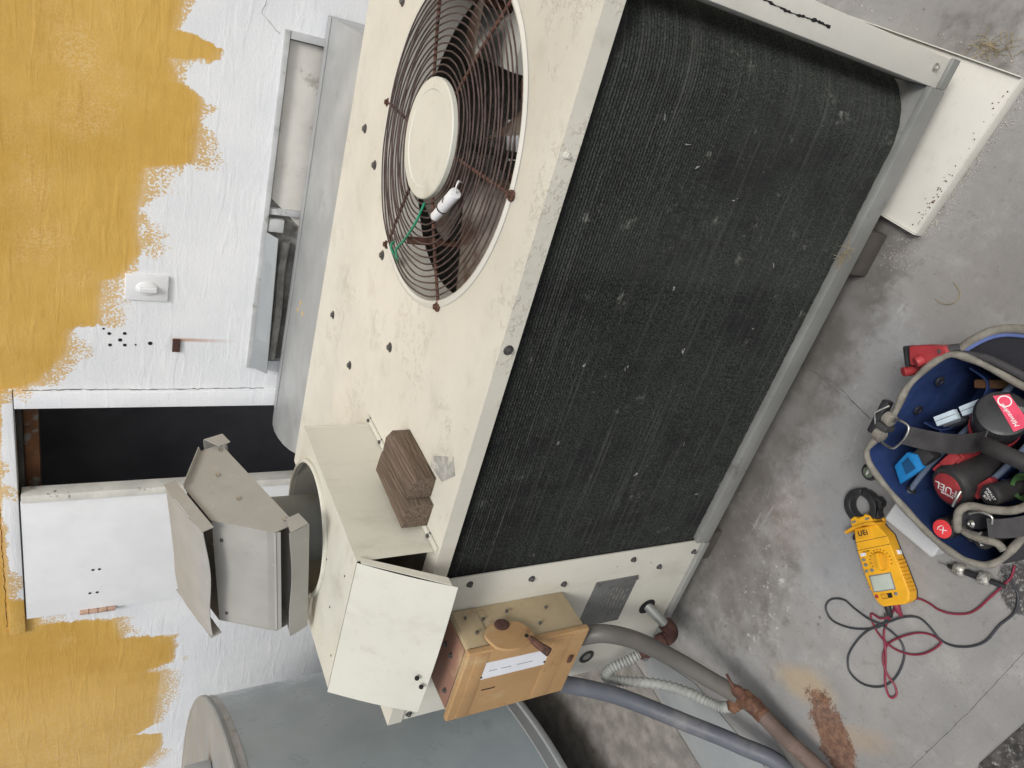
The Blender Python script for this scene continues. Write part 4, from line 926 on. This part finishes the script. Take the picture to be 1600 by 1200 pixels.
# ------------------------------------------------------------------ tool bag
RZ = .25
rimp = [(1.206, -.342), (1.136, -.319), (1.074, -.321), (1.020, -.316), (.985, -.316), (.962, -.350), (.941, -.421), (.932, -.480), (.932, -.530), (.943, -.569), (.969, -.588), (1.02, -.594), (1.10, -.596), (1.18, -.594), (1.216, -.578), (1.226, -.54), (1.226, -.46), (1.224, -.38)]
rim = [Vector((a, b, RZ)) for a, b in rimp]
cen = sum(rim, Vector())/len(rim)
RS = spline(rim, 6, True)
tbag = thing('tool_bag', (1.08, -.455, 0), 'black open tool bag with navy lining and grey piping', 'tool bag')
def loft(name, rings, mat, cap=None, smooth=50):
    g = G(); n = len(rings[0]); V = [p for r_ in rings for p in r_]
    F = [(k*n+i, k*n+(i+1) % n, (k+1)*n+(i+1) % n, (k+1)*n+i) for k in range(len(rings)-1) for i in range(n)]
    if cap is not None: F.append(tuple(range(cap*n, cap*n+n)))
    return g.mesh(V, F).obj(name, mat, tbag, 0, smooth)
def scaled(f, z, wob=0): return [Vector((cen.x+(p.x-cen.x)*f, cen.y+(p.y-cen.y)*f, z))+Vector((math.sin(i*.5)*wob, math.cos(i*.4)*wob, 0)) for i, p in enumerate(RS)]
loft('outer_shell', [scaled(.98, .006), scaled(1.01, .03), scaled(1.025, .12, .003), scaled(1.02, .20, .002), scaled(1.0, RZ)], m_canvas, 0)
loft('lining', [scaled(.93, .03), scaled(.955, .1, .002), scaled(.965, .2, .002), scaled(.985, RZ)], m_blue, 0)
G().tube([p+Vector((0, 0, .003*math.sin(i*.3))) for i, p in enumerate(RS)], .0085, 10, closed=True, rad=[.0060+.0011*math.sin(i*.9)*math.sin(i*.23) for i in range(len(RS))]).obj('rim_piping', m_piping, tbag, 0, 60)
for x, y, nx, ny in ((1.155, -.338, 0, -1), (1.09, -.333, 0, -1), (.958, -.40, 1, -.2), (.952, -.525, 1, 0)):
    G().lathe([(.0035, .0012), (.0055, .003), (.009, .002), (.0095, .0)], axis_frame((x, y, .205), (nx, ny, .12)), 18, False).obj('eyelet', m_black, tbag)
def wallstrip(name, pts, z0, z1, th, mat, trim=True):
    q = spline([(a, b, 0) for a, b in pts], 8); g = G(); V = []
    for k, p in enumerate(q):
        d = (q[min(k+1, len(q)-1)]-q[max(k-1, 0)]).normalized(); nn = Vector((-d.y, d.x, 0))*th/2
        V += [p+nn+Vector((0, 0, z0)), p+nn+Vector((0, 0, z1)), p-nn+Vector((0, 0, z1)), p-nn+Vector((0, 0, z0))]
    n = len(q); g.mesh(V, [(4*k+i, 4*(k+1)+i, 4*(k+1)+(i+1) % 4, 4*k+(i+1) % 4) for k in range(n-1) for i in range(4)]+[(0, 1, 2, 3), (4*n-1, 4*n-2, 4*n-3, 4*n-4)])
    o = g.obj(name, mat, tbag, 0, 40)
    if trim: G().tube([p+Vector((0, 0, z1)) for p in q], .0052, 8).obj('divider_piping', plain('blue_grey_trim', C(92, 104, 124), .8, 0, .15, 30, .4, 300) if 'blue_grey_trim' not in bpy.data.materials else bpy.data.materials['blue_grey_trim'], o, 0, 60) if False else tag(G().tube([p+Vector((0, 0, z1)) for p in q], .0052, 8).obj('divider_piping', m_divtrim, tbag, 0, 60))
    return o
m_divtrim = plain('blue_grey_trim', C(92, 104, 124), .8, 0, .15, 30, .4, 300)
wallstrip('divider', [(.950, -.396), (1.001, -.399), (1.059, -.409), (1.152, -.427), (1.216, -.44)], .03, .200, .004, m_blue)
wallstrip('divider', [(.99, -.485), (1.03, -.492), (1.075, -.502), (1.133, -.510), (1.21, -.515)], .03, .210, .004, m_blue)
for pts, z in (([(1.07, -.345), (1.075, -.375), (1.095, -.392), (1.125, -.398), (1.165, -.405), (1.19, -.395), (1.195, -.36)], .185), ([(1.02, -.345), (1.03, -.372), (1.055, -.385), (1.068, -.372), (1.07, -.345)], .17), ([(1.07, -.512), (1.085, -.53), (1.105, -.525), (1.12, -.535), (1.15, -.52)], .215)):
    wallstrip('pocket', pts, .04, z, .003, m_blue, False)
# front pocket trims near the camera
tr = spline([(.982, -.506, .255), (.978, -.52, .268), (.992, -.518, .28), (1.012, -.512, .285), (1.03, -.520, .285), (1.046, -.548, .285), (1.074, -.578, .283), (1.14, -.60, .28), (1.21, -.60, .27)], 6)
G().tube(tr, .0066, 10).obj('pocket_piping', m_piping, tbag, 0, 60)
g = G(); V = []
for p in tr: V += [p, Vector((p.x+.004, p.y-.012, p.z-.05)), Vector((p.x+.008, p.y-.02, .16))]
g.mesh(V, [(3*k+i, 3*k+3+i, 3*k+4+i, 3*k+1+i) for k in range(len(tr)-1) for i in range(2)]).obj('front_pocket', m_canvas, tbag, 0, 50)
G().tube(spline([(.982, -.506, .255), (.980, -.530, .262), (.986, -.552, .262), (.994, -.572, .256), (.99, -.585, .252)], 6), .0064, 10).obj('pocket_piping', m_piping, tbag, 0, 60)
# carrying strap, rings and grip
def strip(name, pts, w, mat, wdir, th=.0022):
    q = spline(pts, 8); g = G(); V = []; wd = Vector(wdir).normalized()
    for k, p in enumerate(q):
        d = (q[min(k+1, len(q)-1)]-q[max(k-1, 0)]).normalized(); a = (wd-d*wd.dot(d)).normalized(); nn = d.cross(a)*th/2; a = a*w/2
        V += [p+a+nn, p-a+nn, p-a-nn, p+a-nn]
    n = len(q); g.mesh(V, [(4*k+i, 4*k+4+i, 4*k+4+(i+1) % 4, 4*k+(i+1) % 4) for k in range(n-1) for i in range(4)]+[(0, 1, 2, 3), (4*n-1, 4*n-2, 4*n-3, 4*n-4)])
    return g.obj(name, mat, tbag, 0, 40)
strip('strap', [(1.062, -.368, .272), (1.075, -.40, .274), (1.095, -.440, .278), (1.122, -.474, .292), (1.142, -.492, .312)], .034, m_strap, (.9, .35, -.35))
def wire(pts, r, name='strap_ring', mat=m_steel): return G().tube(pts, r, 8).obj(name, mat, tbag, 0, 60)
wire(spline([(1.068, -.334, .262), (1.078, -.342, .274), (1.080, -.366, .276), (1.062, -.372, .276), (1.040, -.368, .274), (1.028, -.360, .272), (1.022, -.334, .262)], 5), .0022)
for x in (1.063, 1.028): G().tube([(x, -.312, .252), (x, -.328, .254)], .0125, 12).obj('ring_collar', m_piping, tbag, .002)
G().box(1.040, 1.052, -.332, -.310, .238, .266).obj('ring_band', m_strap, tbag, .003)
G().box(-.034, .034, -.007, .007, -.010, .010, Matrix.Translation((1.056, -.302, .250)) @ Matrix.Rotation(R(4), 4, 'Z')).obj('side_buckle', m_black, tbag, .004)
G().tube([(1.085, -.309, .256), (1.062, -.296, .2635), (1.035, -.309, .256)], .0022, 8).obj('buckle_bar', m_steel, tbag)
G().tube(spline([(1.136, -.497, .312), (1.140, -.508, .324), (1.146, -.530, .332), (1.150, -.560, .330), (1.148, -.60, .318), (1.135, -.635, .30)], 8), .0125, 14, rad=None).obj('grip', m_rubber, tbag, 0, 60)
strip('strap', [(1.020, -.560, .290), (1.034, -.578, .286), (1.06, -.60, .28), (1.10, -.63, .27)], .03, m_strap, (1, .3, 0))
wire(spline([(1.022, -.528, .292), (1.036, -.540, .296), (1.040, -.556, .294), (1.030, -.562, .292)], 5), .0022)
wire(spline([(.976, -.510, .266), (.990, -.534, .276), (1.000, -.552, .284), (1.006, -.556, .286)], 5), .0022)
wire(spline([(1.010, -.497, .276), (1.024, -.497, .282), (1.040, -.495, .280)], 5), .003)
for x, y in ((1.005, -.535), (1.07, -.592)): G().lathe([(.002, .001), (.004, .003), (.007, .0)], axis_frame((x, y, .280), (-.3, .3, 1)), 14, False).obj('rivet', m_steel, tbag)
# outside mesh pocket on the far side
mo = [(1.222, -.352), (1.246, -.360), (1.278, -.382), (1.298, -.414), (1.312, -.47), (1.308, -.54), (1.28, -.59), (1.235, -.60)]
q = spline([(a, b, .236) for a, b in mo], 7)
G().tube(q, .0075, 10).obj('pocket_piping', m_piping, tbag, 0, 60)
G().tube([p+(cen-p).normalized()*.0105 for p in q], .0035, 8).obj('pocket_lining', plain('faded_blue_hem', C(92, 108, 158), .8, 0, .1, 30, .3, 300), tbag, 0, 60)
g = G(); n = len(q); V = []
for p in q: V += [p, Vector((p.x*.985+1.2*.015, p.y, .02)), p+(Vector((1.222, p.y*.9-.047, .236))-p)*.92+Vector((0, 0, -.022))]
g.mesh(V, [(3*k, 3*k+3, 3*k+4, 3*k+1) for k in range(n-1)]+[(3*k, 3*k+2, 3*k+5, 3*k+3) for k in range(n-1)]).obj('mesh_pocket', m_mesh, tbag, 0, 40)
G().tube(spline([(1.216, -.350, .240), (1.236, -.40, .243), (1.238, -.47, .243), (1.236, -.56, .243)], 6), .007, 8, rad=None).obj('seam_binding', m_strap, tbag, 0, 60)

# ------------------------------------------------------------------ tools in and on the bag
def put(name, loc, label, cat): return thing(name, loc, label, cat)
# battery tool head with a round top and red sticker
bt = put('battery_tool', (1.185, -.478, .1), 'black battery tool with a red sticker on its round top', 'tool')
ax = Vector((.62, -.25, .74)).normalized(); bo = Vector((1.180, -.476, .268)); bm_ = axis_frame(bo, ax)
G().lathe([(.030, -.10), (.034, -.085), (.036, -.035), (.038, -.028), (.040, -.008), (.037, .0), (.032, .002), (.0, .002)], bm_, 40).obj('housing', m_black, bt)
G().lathe([(.034, -.078), (.0365, -.075), (.0375, -.060), (.036, -.056)], bm_, 40, False).obj('red_collar', m_red, bt)
stm = frame(bo+ax*.0024, Vector((-.23, -.97, 0))-ax*ax.dot(Vector((-.23, -.97, 0))), ax.cross(Vector((-.23, -.97, 0))-ax*ax.dot(Vector((-.23, -.97, 0)))), ax)
st = G().prism([stm @ Vector(p) for p in ((-.030, .006, 0), (-.020, .026, 0), (.036, .016, 0), (.032, -.010, 0))], ax*.0006).obj('sticker', plain('pink_red_sticker', C(214, 70, 98), .5, 0, .1, 40, .1, 100), bt)
lettering('Milwaukee', .0098, stm @ Matrix.Translation((.008, .003, .001)) @ Matrix.Rotation(R(171), 4, 'Z'), m_whitep, bt, shear=.25)
G().lathe([(.008, .0008), (.0092, .0012), (.010, .0008)], stm @ Matrix.Translation((-.014, .013, .0003)), 20, False).obj('emblem_ring', m_whitep, bt)
for k in range(4): G().box(-.010, .010, -.0008, .0008, .0004, .001, stm @ Matrix.Translation((.012+.003*k, .022-.0015*k+.004*k, -.0002))).obj('print_line', m_grey, bt)
fz = (Vector((.34, -.32, .88))-ax*ax.dot(Vector((.34, -.32, .88)))+Vector((-.25, -.1, .1))); fz = (fz-ax*fz.dot(ax)).normalized(); fm = frame(bo-ax*.035+fz*.0335, fz.cross(ax)*-1, ax*1., fz) if False else frame(bo-ax*.038+fz*.0335, ax.cross(fz), fz.cross(ax.cross(fz)), fz)
lettering('LITHIUM-ION', .0055, fm @ Matrix.Translation((0, .008, .004)), m_whitep, bt)
G().box(-.009, .009, -.003, .003, .003, .0045, fm).obj('rating_mark', m_paper, bt)
lettering('XC 5.0', .0045, fm @ Matrix.Translation((0, 0, .0046)), m_red, bt)
# big black driver with red end cap
im = put('impact_driver', (1.06, -.48, .1), 'black power driver with an oval red end cap', 'tool')
d_ = Vector((-.50, .10, .86)).normalized(); io = Vector((1.016, -.462, .238)); imm = axis_frame(io, d_)
G().lathe([(.026, -.125), (.033, -.10), (.036, -.05), (.0395, -.014), (.040, -.006), (.037, .0), (.032, .002), (.0, .002)], imm @ Matrix.Diagonal((.92, 1.05, 1, 1)), 36).obj('motor_housing', m_rubber, im)
G().lathe([(.0295, .0018), (.0295, .0036), (.027, .0046), (.0, .0046)], imm @ Matrix.Diagonal((.92, 1.05, 1, 1)), 36).obj('end_cap', m_red, im)
lx = Vector((-.35, .9, .0)); lx = lx-d_*lx.dot(d_)
lettering('FUEL', .0210, frame(io+d_*.0049, lx, d_.cross(lx), d_), m_whitep, im, shear=.2)
lettering('BRUSHLESS', .005, frame(io+d_*.0049-d_.cross(lx).normalized()*-.012, lx, d_.cross(lx), d_), m_whitep, im)
G().tube(spline([io-d_*.10, io-d_*.12+Vector((.02, -.01, -.03)), io-d_*.13+Vector((.03, -.02, -.09))], 6), .021, 14).obj('handle', m_rubber, im, 0, 60)
G().box(-.020, .020, -.010, .010, -.010, .010, Matrix.Translation((1.047, -.503, .222)) @ Matrix.Rotation(R(-20), 4, 'Z')).obj('side_guard', m_red, im, .003)
# red connector block
rc = put('wire_connector', (1.05, -.44, .15), 'red plastic connector with two round sockets in the bag', 'connector')
cmx = frame((1.050, -.437, .226), (.95, -.25, .1), (.25, .95, 0), (-.1, 0, 1))
G().box(-.030, .030, -.011, .011, -.05, .008, cmx).obj('housing', m_red, rc, .003)
G().box(-.006, .028, -.009, .009, .0084, .016, cmx).obj('top_block', m_red, rc, .003)
for x in (-.022, -.012): G().lathe([(.0032, .0084), (.0046, .0088), (.0052, .0080)], cmx @ Matrix.Translation((x, 0, 0)), 14, False).obj('socket', m_rust_red, rc)
# foam-like white blocks: tape-wrapped plier grips
for i, (c0, lab_) in enumerate((((1.1165, -.396), 'pale blue foam block nearer the strap, standing in the bag pocket'), ((1.1545, -.4215), 'pale blue foam block nearer the black battery tool'))):
    fb_ = thing('foam_block', (c0[0], c0[1], .1), lab_, 'block', 'foam blocks in the bag pocket')
    fmx = frame((c0[0], c0[1], .237), (.82, -.57, 0), (.57, .82, 0), (0, 0, 1))
    G().box(-.0185, .0185, -.0085, .0085, -.006, .006, fmx).obj('cap', m_foam, fb_, .001)
    G().box(-.0185, .0185, -.0006, .0006, .0060, .0064, fmx).obj('fold_line', m_grey, fb_)
    G().box(-.016, .016, -.012, .003, -.14, -.0065, fmx).obj('stem', m_hose_b, fb_, .002)
# blue clip tool
bc = put('clip_tool', (1.0, -.38, .1), 'bright blue plastic gauge clip in the bag corner', 'tool')
bmx = frame((1.000, -.380, .214), (.78, -.25, .1), (.25, .93, 0), (-.15, 0, 1))
G().prism([bmx @ Vector(p) for p in ((-.036, -.016, 0), (-.020, .016, 0), (.018, .020, 0), (.030, .006, 0), (.022, -.020, 0))], bmx.to_3x3() @ Vector((0, 0, .012))).obj('face', m_bluepl, bc, .003)
G().prism([bmx @ Vector(p) for p in ((-.012, -.010, .0125), (-.004, .010, .0125), (.014, .012, .0125), (.012, -.012, .0125))], bmx.to_3x3() @ Vector((0, 0, .0008))).obj('recess', plain('deep_blue', C(20, 70, 112), .6), bc)
G().box(.018, .05, -.016, .014, -.03, .008, bmx).obj('grip', m_rubber, bc, .004)
# cylindrical screwdriver ends
def knob(name, p, ax, r, ln, mat, mat2, txt, label, tsize, txdir, cat='screwdriver'):
    e = put(name, (p[0], p[1], .1), label, cat); ax = Vector(ax).normalized(); m = axis_frame(p, ax)
    G().lathe([(r*.7, -ln), (r*.95, -ln*.6), (r, -.012), (r, -.003), (r*.88, 0), (0, 0)], m, 28).obj('handle', mat, e)
    rd = .62 if name == 'torch' else .86
    G().lathe([(r*rd, -.0005), (r*rd, .0012), (r*(rd-.06), .0018), (0, .0018)], m, 28).obj('end_disc', mat2, e)
    if txt:
        x = Vector(txdir); x = (x-ax*x.dot(ax)).normalized()
        for k, line in enumerate(txt.split('|')):
            y = ax.cross(x); lettering(line, tsize, frame(Vector(p)+ax*.002-y*(k-(len(txt.split('|'))-1)/2)*tsize*1.05, x, y, ax), m_whitep, e)
    return e
knob('nut_driver', (.957, -.497, .256), (-.1, .0, .95), .0185, .09, m_black, plain('coral_red', C(216, 62, 66), .5, 0, .05), '(X', 'black driver with a coral red round end cap in the bag', .014, (-.3, -.95, 0))
knob('screwdriver', (.972, -.548, .236), (-.3, .1, .95), .0145, .09, m_rubber, m_rubber, 'P1/4', 'black screwdriver end next to the near corner of the bag', .008, (.5, .85, 0))
knob('screwdriver', (1.054, -.526, .262), (-.3, .15, .95), .0175, .10, m_rubber, m_black, 'IMPACT|DRILL|BIT', 'black ribbed screwdriver end with white lettering in the bag', .0062, (-.4, -.9, 0))
knob('torch', (.934, -.316, .205), (-.12, .02, .98), .017, .12, m_black, plain('grey_green_disc', C(104, 112, 96), .5, 0, .2, 60, .3, 200), 'HEX', 'black round torch end poking from the bag side by the clamp meter', .006, (1, 0, 0), 'torch')
gt = tag(G().lathe([(.016, -.06), (.021, -.02), (.024, .0), (.020, .006), (.017, .0)], axis_frame((1.088, -.552, .235), (-.2, .1, .97)), 24, False).obj('cup', m_greenpl), 'dark green round cup rim behind the near strap', 'cup')
# leather sheath deep in the bag
tag(G().box(-.008, .008, -.028, .028, -.10, .03, Matrix.Translation((1.188, -.402, .15)) @ Matrix.Rotation(R(30), 4, 'Z')).obj('leather_sheath', m_leather, None, .004), 'brown leather sheath standing deep in the bag', 'sheath')
# red infrared gun clipped outside, and a second red knob
ig = put('laser_gun', (1.19, -.30, .1), 'red and black handheld gun hung on the far side of the bag', 'tool')
igm = frame((1.196, -.305, .222), (.62, -.78, .1), (.78, .62, 0), (-.1, 0, 1))
G().prism([igm @ Vector(p) for p in ((-.024, -.020, 0), (-.022, .016, 0), (.012, .012, 0), (.045, .004, 0), (.05, -.008, 0), (.012, -.022, 0))], igm.to_3x3() @ Vector((0, 0, .03))).obj('body', m_red, ig, .006, seg=3)
G().box(-.033, -.0245, -.021, .017, -.002, .030, igm).obj('nose', m_black, ig, .004)
G().tube([igm @ Vector((.002, -.012, .028)), igm @ Vector((-.006, -.016, .038))], .0095, 14).obj('trigger', m_red, ig, .003)
G().tube([igm @ Vector((.03, -.004, .026)), igm @ Vector((.06, -.002, .012))], .007, 10).obj('lanyard', m_strap, ig)
G().box(.0, .03, -.012, .008, -.15, .002, igm).obj('handle', m_black, ig, .006)
rk = put('pliers', (1.153, -.297, .1), 'red dipped handle tip beside the far rim of the bag', 'pliers')
G().tube([(1.144, -.288, .236), (1.150, -.293, .226), (1.165, -.303, .16), (1.17, -.305, .06)], .009, 12, rad=[.0085, .0098, .0085, .007]).obj('handle', m_red, rk, 0, 60)
# clear case between bag and meter
pcs = put('plastic_case', (.85, -.40, 0), 'frosted clear plastic case standing between the meter and bag', 'case')
pm = frame((.853, -.400, .0), (.06, -1, 0), (1, .06, 0), (0, 0, 1)); pm = frame((.853, -.402, .0), Vector((-.02, -1, 0)), Vector((1, -.02, 0)), (0, 0, 1))
G().box(-.055, .055, -.024, .022, .001, .088, pm).obj('base', m_frost, pcs, .004)
G().box(-.057, .057, -.026, .024, .0885, .104, pm).obj('lid', m_frost, pcs, .007, seg=3)
G().box(-.050, .050, -.019, .017, .004, .050, pm).obj('contents', m_paper, pcs, .003)
# white capacitor and green wire on the fan grille
ka = put('capacitor', (1.165, .27, ZT+.03), 'small white capacitor lying on the rusty fan grille', 'capacitor')
p0, p1 = Vector((1.202, .238, ZT+.032)), Vector((1.132, .300, ZT+.034))
G().tube([p0, p0.lerp(p1, .60)], .0115, 18).obj('can', m_white, ka, .002)
G().tube([p0.lerp(p1, .60), p0.lerp(p1, .97)], .0095, 16).obj('terminal_cap', m_white, ka, .002)
G().tube([p0.lerp(p1, .58), p0.lerp(p1, .62)], .0120, 18).obj('band', m_black, ka)
lettering('~', .02, axis_frame(p0.lerp(p1, .3)+Vector((0, 0, .0131)), (0, 0, 1), (0, 1, 0)), m_print, ka)
for dz in (0, .005):
    G().tube(spline([p0, p0+Vector((.012, -.004, .004)), p0+Vector((.020, .004+dz, -.004)), p0+Vector((.016, .016+dz, -.016))], 6), .0013, 7).obj('wire_tail', m_white, ka, 0, 60)
tag(G().tube(spline([(1.136, .376, ZT+.026), (1.086, .395, ZT+.028), (1.028, .452, ZT+.020), (.984, .504, ZT+.012), (.957, .496, ZT+.004), (.962, .515, ZT+.005), (.984, .523, ZT+.018), (.992, .535, ZT+.008)], 8), .0026, 7).obj('green_wire', m_green, None, 0, 60), 'thin green wire trailing off the fan grille', 'wire')

# ------------------------------------------------------------------ loose grit and dry grass on the roof
random.seed(31); g = G()
def pebble(x, y, r, z=.0):
    vs_ = [Vector((x, y, z+r*.45))+Vector((a*r*random.uniform(.6, 1.2), b*r*random.uniform(.6, 1.2), c_*r*.55)) for a, b, c_ in ((1, 0, 0), (-1, 0, 0), (0, 1, 0), (0, -1, 0), (0, 0, 1), (0, 0, -.8))]
    g.mesh(vs_, [(0, 2, 4), (2, 1, 4), (1, 3, 4), (3, 0, 4), (2, 0, 5), (1, 2, 5), (3, 1, 5), (0, 3, 5)])
for k in range(420):
    t = random.random(); p = Vector((1.335, -.058, 0)).lerp(Vector((1.66, -.093, 0)), t); pebble(p.x+random.gauss(0, .006), p.y-abs(random.gauss(.004, .010)), random.uniform(.0006, .0021), .004)
for k in range(160): pebble(random.gauss(1.30, .03), random.gauss(-.03, .018), random.uniform(.0006, .0019), .004)
for k in range(160): pebble(random.uniform(.2, 1.3), random.uniform(-.75, .0), random.uniform(.0005, .0016), .001)
for k in range(120): pebble(random.gauss(.45, .09), random.gauss(-.10, .05), random.uniform(.0006, .002), .001)
for k in range(120): t = random.random(); pebble(1.668+.07*t+random.uniform(.0, .012), -.09+.5*t, random.uniform(.0006, .0022), .004)
tag(g.obj('roof_grit', plain('pale_grit', C(176, 170, 160), .9, 0, .3, 200, 0), None, 0, 0), 'fine pale grit scattered along the loose panel', 'grit', kind='stuff')
g = G()
for k in range(46):
    p = Vector((1.70+random.gauss(0, .008), .01+random.gauss(0, .022), .006)); q = [p]; d = Vector((random.uniform(-.6, .6), random.uniform(-1, 1), random.uniform(0, .35))).normalized()
    for j in range(4): d = (d+Vector((random.uniform(-.5, .5), random.uniform(-.3, .3), random.uniform(-.3, .1)))).normalized(); q.append(q[-1]+d*.007)
    for v in q: v.z = max(v.z, .0052)
    g.tube(q, .0005, 4)
tag(g.obj('dry_grass', m_straw, None, 0, 0), 'wisp of dry grass beside the far edge of the loose panel', 'grass', kind='stuff')
tag(G().tube(spline([(1.285, -.165, .0055), (1.270, -.190, .006), (1.250, -.190, .009), (1.238, -.170, .006), (1.24, -.150, .0055)], 6), .0008, 6).obj('wire_scrap', m_straw, None, 0, 60), 'thin bent wire scrap on the roof below the loose panel', 'wire')
